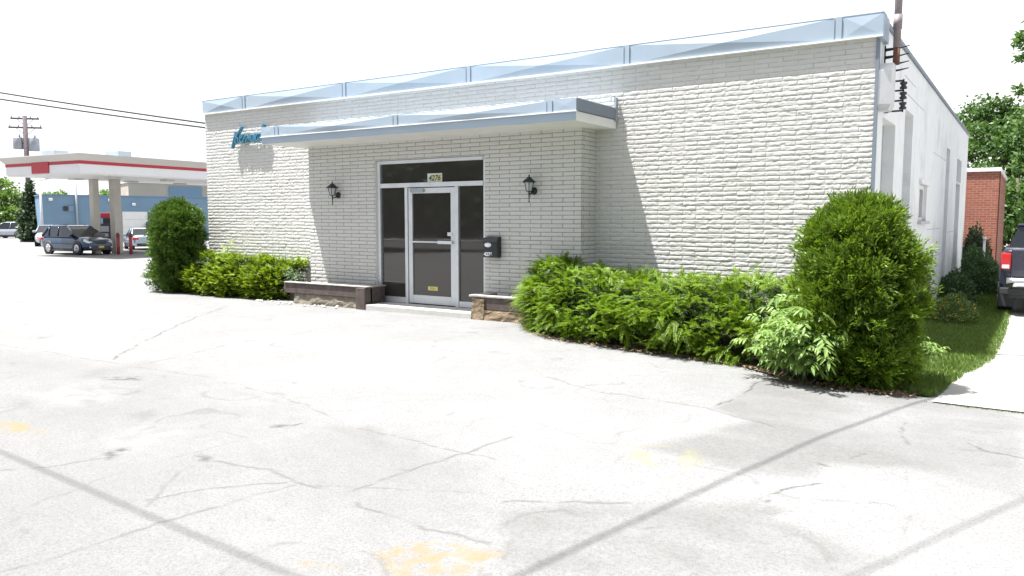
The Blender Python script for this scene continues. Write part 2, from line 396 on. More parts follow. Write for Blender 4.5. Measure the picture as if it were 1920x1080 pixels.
# --- entrance canopy
CX0, CX1, CY = -10.44, -3.69, -1.35
can = B().box(CX0+.015, CX1-.015, CY+.012, -.028, 3.165, 3.325).build('canopy', M['fascia_dark'], bld)
b = B(); cs = [CX0, -10.0, -7.08, -4.13, CX1]
for i in range(4):
    a = cs[i]+(.05 if i else 0); c = cs[i+1]-(.05 if i < 3 else 0)
    creased(b, a, c, CY, 3.168, 3.328, .036 if c-a > 1 else .004)
b.box(CX0, CX1, CY+.0005, CY+.012, 3.168, 3.33)
cf = b.build('canopy_fascia', M['fascia'], can)
for s in cs[1:4]:
    b = B().box(s-.05, s+.05, CY-.005, CY, 3.17, 3.33); b.box(s-.052, s-.042, CY-.013, CY-.005, 3.17, 3.328); b.box(s+.042, s+.052, CY-.013, CY-.005, 3.17, 3.328)
    b.build('canopy_seam', M['fascia'], can)
for xs_ in (CX1-.014, CX0-.004): B().box(xs_, xs_+.018, CY+.013, -.028, 3.172, 3.332).build('canopy_side', M['fascia_dark'], can)
B().box(CX0-.006, CX1+.006, CY-.018, CY+.03, 3.150, 3.166).build('canopy_drip', M['white_trim'], can)
B().box(CX0+.012, CX1-.02, CY+.012, CY+.03, 3.035, 3.148).build('canopy_band', M['fascia'], can)
b = B(); b.box(CX0+.014, CX1-.018, CY+.032, -.028, 3.028, 3.160)
b.build('soffit', M['soffit'], can)
b = B(); b.box(CX1-.02, CX1+.012, -.10, -.024, 3.14, 3.50); b.tube([(CX1-.01, -.09, 3.50), (CX1-.04, -.11, 3.53), (CX1-.07, -.11, 3.50)], .012, 8); b.build('canopy_flange', M['alu_dull'], can)
B().box(CX0, CX1, CY+.02, -.03, 3.332, 3.345).build('canopy_roof', M['fascia'], can)

# --- storefront (sits in the bay opening)
YD = -.385
sf = B()
def fb(b, x0, x1, z0, z1, y0=YD-.045, y1=YD+.045): return b.box(x0, x1, y0, y1, z0, z1, .004)
fb(sf, -8.368, -8.29, .10, 2.686, YD-.05, YD+.05)
sf.box(-5.965, -5.902, YD-.03, YD+.05, .10, 2.686)
fb(sf, -8.288, -5.967, 2.625, 2.685); fb(sf, -8.288, -5.967, 2.195, 2.275)
fb(sf, -7.70, -7.635, .10, 2.193); fb(sf, -6.565, -6.49, .10, 2.193)
frame = sf.build('storefront_frame', M['alu'], bld)
for (x0, x1) in ((-8.288, -7.702), (-6.488, -5.967)): B().box(x0, x1, YD-.035, YD+.035, .105, .205, .004).build('sill_panel', M['alu'], frame)
for nm, (x0, x1, z0, z1) in {'transom_glass': (-8.288, -5.967, 2.277, 2.623), 'side_glass': (-8.288, -7.702, .207, 2.193), 'side_glass.': (-6.488, -5.967, .207, 2.193)}.items():
    B().box(x0, x1, YD-.006, YD+.006, z0, z1).build(nm.strip('.'), M['glass'], bld)
d = B(); fb(d, -7.625, -7.535, .115, 2.18, YD-.03, YD+.03); fb(d, -6.665, -6.575, .115, 2.18, YD-.03, YD+.03); fb(d, -7.533, -6.667, 2.085, 2.18, YD-.03, YD+.03); fb(d, -7.533, -6.667, .115, .265, YD-.03, YD+.03)
door = d.build('door', M['alu'], bld)
B().box(-7.533, -6.667, YD-.005, YD+.005, .267, 2.083).build('door_glass', M['glass'], door)
h = B(); h.tube([(-7.57, YD-.032, 1.225), (-7.57, YD-.075, 1.225)], .012, 8); h.box(-7.58, -6.90, YD-.085, YD-.065, 1.212, 1.238, .004); h.box(-6.92, -6.60, YD-.09, YD-.03, 1.195, 1.25, .008)
h.build('push_bar', M['alu'], door)
B().box(-6.73, -6.62, YD-.045, YD-.029, 1.335, 1.40, .004).build('lock', M['alu'], door)
st = B().box(-7.20, -6.98, YD-.009, YD-.006, .36, .43).build('sticker', M['yellow_sticker'], door)
text('sticker_print', 'PULL', .055, M['dark_letter'], st, (-7.09, YD-.0095, .395), (PI/2, 0, 0), extrude=.0005)
B().box(-7.56, -7.25, YD-.07, YD-.031, 2.105, 2.165, .006).build('door_closer', M['alu_dull'], door)
npz = B().box(-7.19, -6.86, YD-.014, YD-.009, 2.276, 2.43, .002).build('number_plate', M['white_plate'], bld)
text('plate_number_shadow', '4276', .135, M['yellow_sticker'], npz, (-7.012, YD-.016, 2.347), (PI/2, 0, 0), extrude=.0008, shear=.25, offset=.004)
text('plate_number', '4276', .135, M['dark_letter'], npz, (-7.03, YD-.019, 2.345), (PI/2, 0, 0), extrude=.0008, shear=.25, offset=.002)
B().box(-8.4, -5.85, YD+.3, YD+.32, 0, 2.8).build('interior_backing', M['dark_grey'], bld)

# --- things fixed to the front
def lantern(x, label):
    e = empty('wall_lantern', label, 'lantern', (x, BY, 2.1), 0, 'black wall lanterns flanking the door')
    b = B(); b.lathe([(.062, -.002), (.062, -.020), (.045, -.034), (.02, -.04)], (0, 0, -.02), 18, axis='y'); b.build('backplate', M['black_metal'], e)
    b = B(); b.tube([(0, -.03, -.02), (0, -.08, -.055), (0, -.13, -.075), (0, -.155, -.06)], .011, 8); b.tube([(0, -.155, -.03), (0, -.155, -.19)], [.014, .006], 8); b.lathe([(.012, -.20), (.013, -.185), (.006, -.175)], (0, -.155, 0), 8); b.build('arm', M['black_metal'], e)
    b = B(); b.lathe([(.046, -.035), (.05, -.026), (.03, -.02)], (0, -.155, 0), 6, smooth=False)
    b.lathe([(.085, .112), (.118, .108), (.112, .125), (.062, .165), (.05, .172), (.03, .195), (.012, .20), (.016, .215), (.006, .235)], (0, -.155, 0), 6, smooth=False)
    for k in range(6):
        a = 2*PI*k/6; c, s = math.cos(a), math.sin(a); b.tube([(.048*c, -.155+.048*s, -.025), (.082*c, -.155+.082*s, .115)], .0055, 5)
    b.build('cage', M['black_metal'], e)
    b = B().lathe([(.043, -.022), (.078, .108)], (0, -.155, 0), 6, smooth=False); b.build('lamp_glass', M['lamp_glass'], e)
lantern(-9.33, 'black wall lantern on the shaded brick, left of the glass door')
lantern(-4.93, 'black wall lantern on the shaded brick, right of the glass door above the mailbox')
mb = empty('mailbox', 'black wall mailbox with white oval and number 4276 beside the door', 'mailbox', (-5.70, BY-.012, 1.16))
prof = [(-.0, -.165), (-.115, -.165), (-.125, -.15), (-.125, .10), (-.10, .150), (-.0, .175)]
B().loft([[(x, y, z) for y, z in prof] for x in (-.135, .135)]).build('box_body', M['black_plastic'], mb)
B().loft([[(x, y, z) for y, z in [(-.004, .172), (-.105, .148), (-.137, .09), (-.143, .092), (-.11, .158), (-.004, .184)]] for x in (-.142, .142)]).build('lid', M['black_plastic'], mb)
b = B().lathe([(.001, -.002), (.055, -.002), (.055, .002), (.001, .003)], (0, 0, 0), 24, axis='y'); o = b.build('oval_badge', M['white_letter'], mb); o.location = (-.045, -.127, .045); o.scale = (1.25, 1, .72)
text('box_number', '4276', .085, M['white_letter'], mb, (-.04, -.127, -.112), (PI/2, 0, 0), extrude=.001, offset=.003)
# script lettering
sg = empty('shop_sign', 'blue metal script lettering fixed to the white brick left of the canopy', 'sign', (-12.9, -.09, 3.27))
SC = .88
letters = [
 [(-.03, -.12), (.0, .0), (.05, .16), (.09, .27), (.10, .18), (.10, .06), (.13, .0)], [(.30, .40), (.24, .31), (.18, .24), (.13, .16), (.19, .10), (.22, .02), (.27, .01)],
 [(.28, .10), (.33, .13), (.35, .17), (.32, .20), (.28, .14), (.29, .04), (.34, .0), (.40, .06)], [(.40, .0), (.43, .17), (.44, .10), (.49, .18), (.52, .14)],
 [(.51, .0), (.54, .16), (.55, .08), (.60, .17), (.61, .05), (.62, .02), (.64, .12), (.68, .17), (.69, .05), (.73, .01)],
 [(.74, .01), (.79, .08), (.82, .19), (.84, .08), (.80, .0), (.75, .03)], [(.97, .15), (.92, .18), (.87, .10), (.89, .01), (.95, .05), (.98, .17), (.98, .04), (1.02, .02)],
 [(1.03, .04), (1.08, .20), (1.12, .36), (1.09, .38), (1.06, .20), (1.07, .03), (1.12, .02)]]
def smooth_path(p, n=5):
    out = []
    for i in range(len(p)-1):
        p0, p1, p2, p3 = p[max(i-1, 0)], p[i], p[i+1], p[min(i+2, len(p)-1)]
        for k in range(n):
            t = k/n; out.append(tuple(.5*((2*p1[j])+(-p0[j]+p2[j])*t+(2*p0[j]-5*p1[j]+4*p2[j]-p3[j])*t*t+(-p0[j]+3*p1[j]-3*p2[j]+p3[j])*t**3) for j in (0, 1)))
    return out+[p[-1]]
for st_ in letters:
    P = [Vector((x*SC+z*.12, 0, z*SC)) for x, z in smooth_path(st_)]
    rings = []
    for i, p in enumerate(P):
        dd = (P[min(i+1, len(P)-1)]-P[max(i-1, 0)]).normalized(); nn = Vector((-dd.z, 0, dd.x))*.0125
        rings.append([p+nn+Vector((0, -.035, 0)), p-nn+Vector((0, -.035, 0)), p-nn+Vector((0, .045, 0)), p+nn+Vector((0, .045, 0))])
    B().loft(rings).build('letter', M['sign_blue'], sg)
B().box(-.02, 1.0, .045, .058, -.012, .002).build('rail', M['pale_steel'], sg)

# --- service mast on the side wall
ms = empty('service_mast', 'grey steel electric service mast rising past the roof corner on the side wall', 'mast', (.13, .34, 0))
B().tube([(.035, 0, 3.88), (.035, 0, 8.2)], .046, 14).build('conduit', M['mast'], ms)
B().tube([(.035, 0, 3.66), (.035, 0, 3.88)], .042, 14).build('rusty_section', M['rust'], ms)
B().tube([(.035, 0, 4.12), (.035, 0, 4.30)], .055, 14).build('collar', M['mast'], ms)
B().loft([[(-.11, -.27, 3.05), (.0, -.27, 3.05), (.0, .0, 3.05), (-.11, .0, 3.05)], [(-.125, -.36, 3.12), (.03, -.30, 3.12), (.03, .04, 3.12), (-.125, .06, 3.12)], [(-.125, -.36, 3.55), (.03, -.30, 3.55), (.03, .04, 3.55), (-.125, .06, 3.55)], [(-.125, -.2, 3.66), (.03, -.18, 3.66), (.03, .04, 3.66), (-.125, .06, 3.66)]]).build('junction_box', M['pale_steel'], ms)
b = B(); b.box(-.128, -.115, .125, .155, 3.55, 3.95)
for z in (3.60, 3.69, 3.79, 3.89): b.tube([(-.12, .14, z), (.06, .14, z+.012), (.17, .14, z+.03)], [.022, .012, .006], 8)
b.build('bracket', M['black_metal'], ms)
r_ = B(); r_.box(-.128, -.085, .32, .36, 3.08, 3.52)
for z in (3.10, 3.235, 3.37, 3.50): r_.box(-.085, .10, .33, .35, z-.011, z+.011)
r_.box(.085, .10, .325, .355, 3.08, 3.52); rk = r_.build('insulator_rack', M['black_metal'], ms)
for z in (3.165, 3.30, 3.435): B().lathe([(.02, -.05), (.045, -.045), (.045, -.02), (.025, 0), (.045, .02), (.045, .045), (.02, .05)], (.092, .34, z), 12).build('insulator', M['dark_grey'], rk)
B().tube([(-.06, .62, 4.22), (-.06, .62, 8.0)], .014, 8).build('stay_rod', M['steel'], ms)

# exposure and light
SUN_E, SKY_E, EXPO, SUNK = 4.2, .07, 1.6, .19
CRACKS=[
[(-9.41, -6.46), (-7.01, -6.39), (-5.37, -6.3), (-3.51, -6.56), (-2.69, -6.88), (-2.12, -6.9), (-1.14, -6.93)] ,
[(-3.77, -8.92), (-3.61, -8.68), (-3.49, -8.39)] ,
[(-3.02, -8.01), (-2.59, -8.01), (-2.35, -7.92), (-1.97, -7.99), (-1.51, -7.99), (-1.37, -8.05), (-0.86, -8.12), (-0.45, -8.1)] ,
[(-2.8, -8.28), (-2.4, -8.76)] ,
[(-2.52, -8.68), (-2.35, -8.35), (-2.04, -8.03)] ,
[(-2.17, -9.62), (-2.13, -9.27), (-2.11, -8.9), (-2.04, -8.44), (-1.96, -8.04)] ,
[(-1.85, -7.97), (-1.23, -7.67), (-0.99, -7.51)] ,
[(-7.12, -6.26), (-8.63, -4.7), (-9.8, -3.27), (-11.02, -1.61)] ,
[(-6.54, -6.16), (-6.72, -5.34), (-6.85, -4.69), (-6.92, -3.39)] ,
[(-16.94, -3.17), (-16.02, -1.92), (-15.49, -0.32)] ,
[(-29.71, 2.39), (-29.03, 3.18), (-25.87, 2.91)] ,
[(-0.7, -7.54), (-0.36, -7.34), (-0.09, -7.21)] ,
[(0.59, -6.75), (0.55, -6.62), (0.62, -6.4), (0.72, -6.22)] ,
[(1.47, -4.67), (1.56, -4.84), (1.79, -4.88)] ,
[(-2.4, -4.29), (-1.55, -4.63), (-0.86, -4.69), (-0.53, -4.71), (-0.06, -4.96), (0.2, -5.08)] ,
[(-0.52, -2.81), (-0.45, -3.63), (-0.45, -4.24), (-0.49, -4.54)] ,
[(0.81, -5.58), (0.85, -5.41)] ,
[(0.65, -5.82), (0.76, -5.86)] ,
[(-3.17, -7.25), (-3.07, -7.12), (-3.08, -7.03)] ,
[(0.94, -4.19), (1.06, -4.94)] ,
[(-1.59, -8.02), (-1.52, -6.96), (-1.43, -6.42)] ,
]
POLY={
'p1' : [(-0.52, -2.81), (0.76, -2.38), (1.7, -3.21), (1.78, -3.77), (1.79, -5.8), (1.15, -5.63), (0.71, -5.78), (0.61, -6.23), (0.33, -6.3), (-0.07, -6.16), (-0.51, -6.15), (-0.1, -4.99), (-0.46, -4.65)] ,
'p2' : [(-0.6, -7.68), (-0.38, -7.34), (-0.09, -7.24), (0.55, -6.72), (0.65, -6.99), (0.97, -7.08), (1.22, -7.22), (1.14, -7.48), (-0.17, -8.34), (-0.43, -8.23)] ,
'p3' : [(-6.12, -7.9), (-6.11, -7.62), (-6.27, -7.3), (-6.84, -6.67), (-6.65, -6.16), (-6.25, -6.28), (-6.12, -6.89), (-5.94, -7.51), (-5.33, -7.99), (-5.46, -8.18)] ,
'p4' : [(-3.0, -6.88), (-2.52, -6.77), (-2.0, -7.12), (-2.02, -7.29), (-2.4, -7.22), (-2.91, -7.02)] ,
'p5' : [(-4.51, -7.66), (-4.56, -7.29), (-4.2, -7.46), (-4.07, -7.78)] ,
'p6' : [(-4.87, -6.53), (-4.06, -6.55), (-3.57, -6.6), (-3.57, -6.72), (-4.3, -6.71)] ,
's1' : [(-3.63, -8.31), (-3.61, -8.15), (-3.47, -8.21), (-3.43, -8.39)] ,
's2' : [(-6.2, -6.9), (-5.86, -6.65), (-5.67, -6.79), (-6.04, -6.96)] ,
's3' : [(-3.07, -7.98), (-2.86, -7.96), (-2.8, -8.03), (-2.93, -8.06)] ,
's4' : [(-3.21, -7.22), (-3.09, -7.1), (-3.03, -7.18)] ,
'lo' : [(-9.66, -8.51), (-9.41, -6.46), (-7.01, -6.39), (-5.37, -6.3), (-3.51, -6.56), (-2.69, -6.88), (-2.12, -6.9), (-1.14, -6.93), (-0.6, -7.68), (-0.43, -8.23), (0.13, -8.8), (-2.24, -10.36)] ,
'l1' : [(-3.83, -8.16), (-4.04, -7.76), (-3.69, -7.62), (-3.46, -7.99)] ,
'l2' : [(-5.9, -7.63), (-6.17, -7.08), (-5.5, -7.08), (-4.99, -7.53), (-5.28, -7.84)] ,
'o1' : [(-1.09, -8.79), (-0.92, -8.73), (-0.83, -8.8), (-0.97, -8.9)] ,
'o2' : [(-0.88, -8.5), (-0.82, -8.34), (-0.57, -8.21), (-0.32, -8.2), (-0.3, -8.26), (-0.32, -8.47), (-0.56, -8.63), (-0.78, -8.57)] ,
'o3' : [(-5.21, -8.29), (-4.94, -8.25), (-4.49, -8.28), (-4.33, -8.39), (-4.66, -8.42), (-4.86, -8.45)] ,
'y1' : [(-0.61, -6.29), (-0.44, -6.02), (-0.14, -5.98), (-0.0, -6.25), (-0.06, -6.68), (-0.16, -6.56), (-0.36, -6.49)] ,
}

# ================================================================== GROUND
def seg_dist(X, Y, pts):
    d = np.full(X.shape, 9e9)
    for (ax, ay), (bx, by) in zip(pts[:-1], pts[1:]):
        vx, vy = bx-ax, by-ay; L = vx*vx+vy*vy+1e-12
        t = np.clip(((X-ax)*vx+(Y-ay)*vy)/L, 0, 1); d = np.minimum(d, np.hypot(X-ax-t*vx, Y-ay-t*vy))
    return d
def poly_sd(X, Y, pts):
    inside = np.zeros(X.shape, bool); n = len(pts)
    for i in range(n):
        (ax, ay), (bx, by) = pts[i], pts[(i+1) % n]
        if ay == by: continue
        c = ((ay > Y) != (by > Y)) & (X < (bx-ax)*(Y-ay)/(by-ay)+ax); inside ^= c
    d = seg_dist(X, Y, pts+[pts[0]]); return np.where(inside, d, -d)
def axis(dense, outer, step, grow=1.22):
    a = list(np.arange(dense[0], dense[1]+1e-6, step)); s = step; v = dense[1]
    while v < outer[1]: s *= grow; v += s; a.append(v)
    s = step; v = dense[0]
    while v > outer[0]: s = min(s*grow, 60); v -= s; a.insert(0, v)
    return np.array(a)
gx = axis((-9.8, 2.4), (-420, 420), .019, 1.10); gy = axis((-9.3, -2.2), (-420, 420), .019, 1.10)
X, Y = np.meshgrid(gx, gy, indexing='ij')
Zg = ground_z(X, Y)
near = ss((12-np.hypot(X+3, Y+6))/6)
Zg = Zg+near*(.035*(fbm(X*.55+5, Y*.55, 3, 3)-.5)-.018*0)
WX = X+.10*(fbm(X*3, Y*3, 31, 3)-.5)+.03*(fbm(X*14, Y*14, 33, 2)-.5); WY = Y+.10*(fbm(X*3+40, Y*3, 37, 3)-.5)+.03*(fbm(X*14+9, Y*14, 39, 2)-.5)
crack = np.zeros(X.shape)
nn_ = fbm(X*6, Y*6, 51, 3)
for i, c in enumerate(CRACKS):
    w = .009+.003*(i % 3); crack = np.maximum(crack, np.clip(1.35-seg_dist(WX, WY, c)/w, 0, 1)*np.clip((nn_-.30)*5, .12, 1)*(.95 if i in (7, 12, 13, 15, 16, 17, 18) else .55))
# faint wandering map cracks from cell borders
cell = 1-np.abs(2*fbm(WX*.9, WY*.9, 71, 3)-1); crack = np.maximum(crack, .30*np.clip((cell-.975)/.02, 0, 1)*np.clip((nn_-.45)*6, 0, 1))
dark = np.zeros(X.shape); lite = np.zeros(X.shape); org = np.zeros(X.shape); yel = np.zeros(X.shape)
soft = lambda k, e, wx=WX, wy=WY: np.clip(.5+poly_sd(wx, wy, POLY[k])/e, 0, 1)
big = fbm(X*1.3, Y*2.2, 81, 4)
dark = np.maximum(dark, soft('lo', .6)*.28*np.clip(.4+1.4*big, 0, 1.2))
for k, v, e in (('p1', .52, .14), ('p2', .58, .2), ('p3', .55, .30), ('p4', .62, .16), ('p5', .55, .2), ('p6', .5, .16)):
    dark = np.maximum(dark, soft(k, e)*v*np.clip(-.15+2.1*big, .1, 1.2))
for k in ('s1', 's2', 's3', 's4'): crack = np.maximum(crack, soft(k, .07)*np.clip((fbm(X*14, Y*18, 91, 3)-.34)*5, 0, 1)*.85)
for k in ('l1', 'l2'): lite = np.maximum(lite, soft(k, .35)*np.clip((fbm(X*5, Y*7, 61, 4)-.3)*3, 0, 1))
pn = fbm(X*7, Y*7, 95, 4)
for k in ('o1', 'o2', 'o3'): org = np.maximum(org, soft(k, .06)*np.clip((pn-.40)*7, 0, 1))
yel = np.maximum(yel, soft('y1', .12)*np.clip((pn-.43)*6, 0, 1)*.75)
idx = np.arange(X.size).reshape(X.shape)
me = np_mesh('asphalt_lot', np.stack([X, Y, Zg], -1), np.stack([idx[:-1, :-1], idx[1:, :-1], idx[1:, 1:], idx[:-1, 1:]], -1).reshape(-1, 4), True)
for an, av in (('crack', crack), ('dark', dark), ('lite', lite), ('orange', org), ('yellow', yel)):
    at = me.attributes.new(an, 'FLOAT', 'POINT'); at.data.foreach_set('value', av.astype(np.float32).ravel())
t = NT('worn_pale_asphalt')
g1 = t.noise(55, 5, rough=.8); g2 = t.noise(7, 6, rough=.65); g3 = t.noise(.6, 5)
c = t.mix(t.ramp(g3, .35, .65), (.214, .215, .215), (.250, .251, .251))
c = t.mix(t.ramp(g2, .4, .75, 0, .35), c, (.155, .155, .153))
c = t.mix(t.ramp(g1, .47, .66, 0, .6), c, (.085, .085, .086))
c = t.mix(t.ramp(t.noise(130, 2), .66, .72, 0, .65), c, (.06, .06, .06))
c = t.mix(t.attr('dark'), c, t.mix(t.ramp(t.noise(30, 4), .4, .7), (.132, .131, .126), (.092, .091, .089)))
c = t.mix(t.math('MULTIPLY', t.attr('lite'), .55), c, (.25, .25, .248))
c = t.mix(t.math('MULTIPLY', t.attr('orange'), .75), c, (.225, .170, .090))
c = t.mix(t.math('MULTIPLY', t.attr('yellow'), .7), c, (.225, .215, .11))
c = t.mix(t.attr('crack'), c, (.075, .073, .066))
hsum = t.math('ADD', t.noise(120, 3), t.math('MULTIPLY', t.noise(22, 4), .8))
hsum = t.math('SUBTRACT', hsum, t.math('MULTIPLY', t.attr('crack'), 1.5))
t.principled(c, .9, 0, t.bump(hsum, .55, .012), Specular_IOR_Level=.25)
tag(link('asphalt_lot', me, t.m), kind='structure')

def sheet(name, outline, m, lift, sub=.12, edge=.0, kind='structure'):
    """flat sheet following the terrain inside an outline (grid clipped by vertices)"""
    bm = bmesh.new(); f = bm.faces.new([bm.verts.new((x, y, 0)) for x, y in outline])
    xs = [p[0] for p in outline]; ys = [p[1] for p in outline]
    for v0, v1, ax in ((min(xs), max(xs), 0), (min(ys), max(ys), 1)):
        k = v0+sub
        while k < v1:
            co = (k, 0, 0) if ax == 0 else (0, k, 0); no = (1, 0, 0) if ax == 0 else (0, 1, 0)
            bmesh.ops.bisect_plane(bm, geom=bm.verts[:]+bm.edges[:]+bm.faces[:], plane_co=co, plane_no=no); k += sub
    for v in bm.verts:
        x, y = v.co.x, v.co.y; nr = float(ss((12-math.hypot(x+3, y+6))/6))
        v.co.z = gz(x, y)+nr*.035*(float(fbm(np.array(x*.55+5), np.array(y*.55), 3, 3))-.5)+lift
    bmesh.ops.recalc_face_normals(bm, faces=bm.faces)
    me = bpy.data.meshes.new(name); bm.to_mesh(me); bm.free()
    return tag(link(name, me, m, None, True), kind=kind)
# concrete drive beside the building
t = NT('bright_concrete_drive'); n1 = t.noise(60, 4); n2 = t.noise(2.2, 6)
c = t.mix(t.ramp(n2, .4, .75, 0, .5), (.34, .335, .32), (.27, .265, .25)); c = t.mix(t.ramp(n1, .5, .8, 0, .4), c, (.30, .29, .28)); c = t.mix(t.ramp(t.noise(3.2, 7, rough=.7), .60, .66, 0, .8), c, (.20, .20, .13))
t.principled(c, .9, 0, t.bump(n1, .4, .01)); M['drive'] = t.m
y = -3.14
for y1 in (.93, 4.2, 7.6, 11.2, 15., 30.):
    el = lambda yy: 1.03+.04*math.sin(yy*1.7)+(.36*min(max((yy+3)/4.2, 0), 1))
    ol = [(el(y), y+.012)]+[(4.6, y+.012), (4.6, y1-.012)]+[(el(y1-(y1-y)*k/6), y1-.012-(y1-y-.024)*k/6) for k in range(6)]
    sheet('driveway', ol, M['drive'], .012, .3); y = y1
# dark edge growth between lot and drive
# lawn strip, and beds
lawn_ol = [(.66, -2.62), (.98, -2.86), (1.04, -2.7), (1.10, -2.0), (1.2, -1.0), (1.32, -.2), (1.40, .6), (1.43, 2), (1.45, 4.4), (1.45, 8), (1.46, 14), (1.5, 18.4), (.0, 18.4), (.002, -.1), (-.2, -.6), (-.2, -2.3)]
sheet('lawn', lawn_ol, M['lawn'], .008, .3)
sheet('planting_bed', [(-5.0, -.80), (-4.85, -1.0), (-4.2, -1.75), (-3.68, -2.1), (-2.2, -2.4), (-1.0, -2.42), (-.5, -2.75), (-.1, -2.98), (.5, -2.88), (.82, -2.5), (.6, -1.9), (.0, -1.2), (-.05, -.03), (-4.05, -.03), (-4.05, -.48)], M['soil'], .014, .3)
sheet('planting_bed', [(-15.0, -.65), (-14.3, -.95), (-13, -.86), (-12, -.85), (-10.7, -.62), (-10.15, -.55), (-10.15, -.03), (-14.6, -.03)], M['soil'], .014, .3)

# ================================================================== LEAVES
def unit(v): return v/(np.linalg.norm(v, axis=-1, keepdims=True)+1e-9)
def leaves(c, d, nrm, L, Wd, fold=.0):
    """rhombic leaf per row: base c, direction d, normal n"""
    d = unit(d); s = unit(np.cross(d, nrm)); n = np.cross(s, d); L = np.asarray(L)[:, None]; Wd = np.asarray(Wd)[:, None]
    v = np.stack([c, c+d*L*.45+s*Wd/2+n*fold*Wd, c+d*L, c+d*L*.45-s*Wd/2+n*fold*Wd], 1)
    return v.reshape(-1, 3), np.arange(len(c)*4).reshape(-1, 4)
def leaf_object(name, parts, m, parent=None):
    V = []; Q = []; o = 0
    for v, q in parts: V.append(v); Q.append(q+o); o += len(v)
    return link(name, np_mesh(name, np.concatenate(V), np.concatenate(Q)), m, parent)
def rdir(n): return unit(RNG.normal(size=(n, 3)))

def cedar(name, label, loc, height, prof, n_clump, leafm, per=34, lobes=(), group=None, L=.05, stretch=1.0, lean=(0, 0)):
    """rounded upright conifer of fan-shaped sprays; prof: [(h01, radius)]"""
    e = empty(name, label, 'shrub', loc, 0, group)
    hs = np.array([p[0] for p in prof]); rs = np.array([p[1] for p in prof])
    u = RNG.random(n_clump); h = RNG.random(n_clump)**.9; a = RNG.random(n_clump)*2*PI
    r = np.interp(h, hs, rs); bump_ = .5*fbm(np.cos(a)*2.2+5+h*1.5, np.sin(a)*2.2+h*5.5, int(loc[0]*7) % 50+3, 3)+.5*vnoise(a*3.2+h*2, h*9+np.sin(a), 12)
    rr = r*(.72+.60*(bump_-.18))*(1-.34*u**1.8)
    cx = rr*np.cos(a)+lean[0]*h; cy = rr*np.sin(a)*stretch+lean[1]*h; cz = h*height
    C = np.stack([cx, cy, cz], 1)
    slope = np.gradient(np.interp(np.linspace(0, 1, 50), hs, rs), height/49); sl = np.interp(h, np.linspace(0, 1, 50), slope)
    out = unit(np.stack([np.cos(a), np.sin(a), np.clip(-sl, -.6, 3)], 1))
    npf = 95; hp = .06+.9*RNG.random(npf)**.85; ap = np.arange(npf)*2.39996; rp = np.interp(hp, hs, rs)*.80
    lobes = list(lobes)+[(rp[i]*math.cos(ap[i])+lean[0]*hp[i], rp[i]*math.sin(ap[i])*stretch+lean[1]*hp[i], hp[i]*height*.97, RNG.uniform(.11, .19), 26) for i in range(npf)]
    keepc = RNG.random(n_clump) < .42; C = C[keepc]; out = out[keepc]; C[:, :2] *= .88
    for (lx, ly, lz, lr, ln) in lobes:
        o = rdir(ln); C = np.concatenate([C, np.array([lx, ly, lz])+o*lr*(.7+.3*RNG.random((ln, 1)))]); out = np.concatenate([out, o])
    n = len(C)
    main = unit(out*1.0+np.array([0, 0, .75])+RNG.normal(size=(n, 3))*.40)
    pn_ = unit(RNG.normal(size=(n, 3)))
    side = unit(np.cross(main, pn_)); nr = np.cross(side, main)
    tt = RNG.random((n, per)); ang = (RNG.random((n, per))-.5)*1.9; sc = .6+.7*RNG.random((n, 1))
    base = C[:, None]+main[:, None]*(tt*.13*sc)[..., None]+side[:, None]*(np.sin(ang)*tt*.075*sc)[..., None]+RNG.normal(size=(n, per, 3))*.012
    d = main[:, None]*np.cos(ang)[..., None]+side[:, None]*np.sin(ang)[..., None]+RNG.normal(size=(n, per, 3))*.22
    nn = nr[:, None]+RNG.normal(size=(n, per, 3))*.35
    k = n*per
    p = leaves(base.reshape(k, 3), d.reshape(k, 3), nn.reshape(k, 3), L*(.6+.7*RNG.random(k)), L*.30*(.7+.6*RNG.random(k)), .1)
    leaf_object('foliage', [p], leafm, e)
    ki = n_clump*7; hi = RNG.random(ki)*.94; ai = RNG.random(ki)*2*PI; ri = np.interp(hi, hs, rs)*(.30+.36*RNG.random(ki))
    ci = np.stack([ri*np.cos(ai)+lean[0]*hi, ri*np.sin(ai)+lean[1]*hi, hi*height], 1)
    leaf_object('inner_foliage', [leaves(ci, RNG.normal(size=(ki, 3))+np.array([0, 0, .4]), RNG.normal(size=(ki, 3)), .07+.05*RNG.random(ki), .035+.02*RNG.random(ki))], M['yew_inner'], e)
    b = B(); b.tube([(0, 0, -.1), (.02, .01, height*.4), (lean[0]*.7, lean[1]*.7, height*.82)], [.07, .055, .015], 8)
    for k in range(16):
        a = k*2.4; z = height*(.08+.045*k); q = float(np.interp(z/height, hs, rs))*.72
        b.tube([(lean[0]*z/height, lean[1]*z/height, z), (q*.5*math.cos(a), q*.5*math.sin(a), z+.1), (q*math.cos(a), q*math.sin(a), z+.25)], [.022, .015, .006], 5)
    b.build('trunk', M['bark'], e); return e

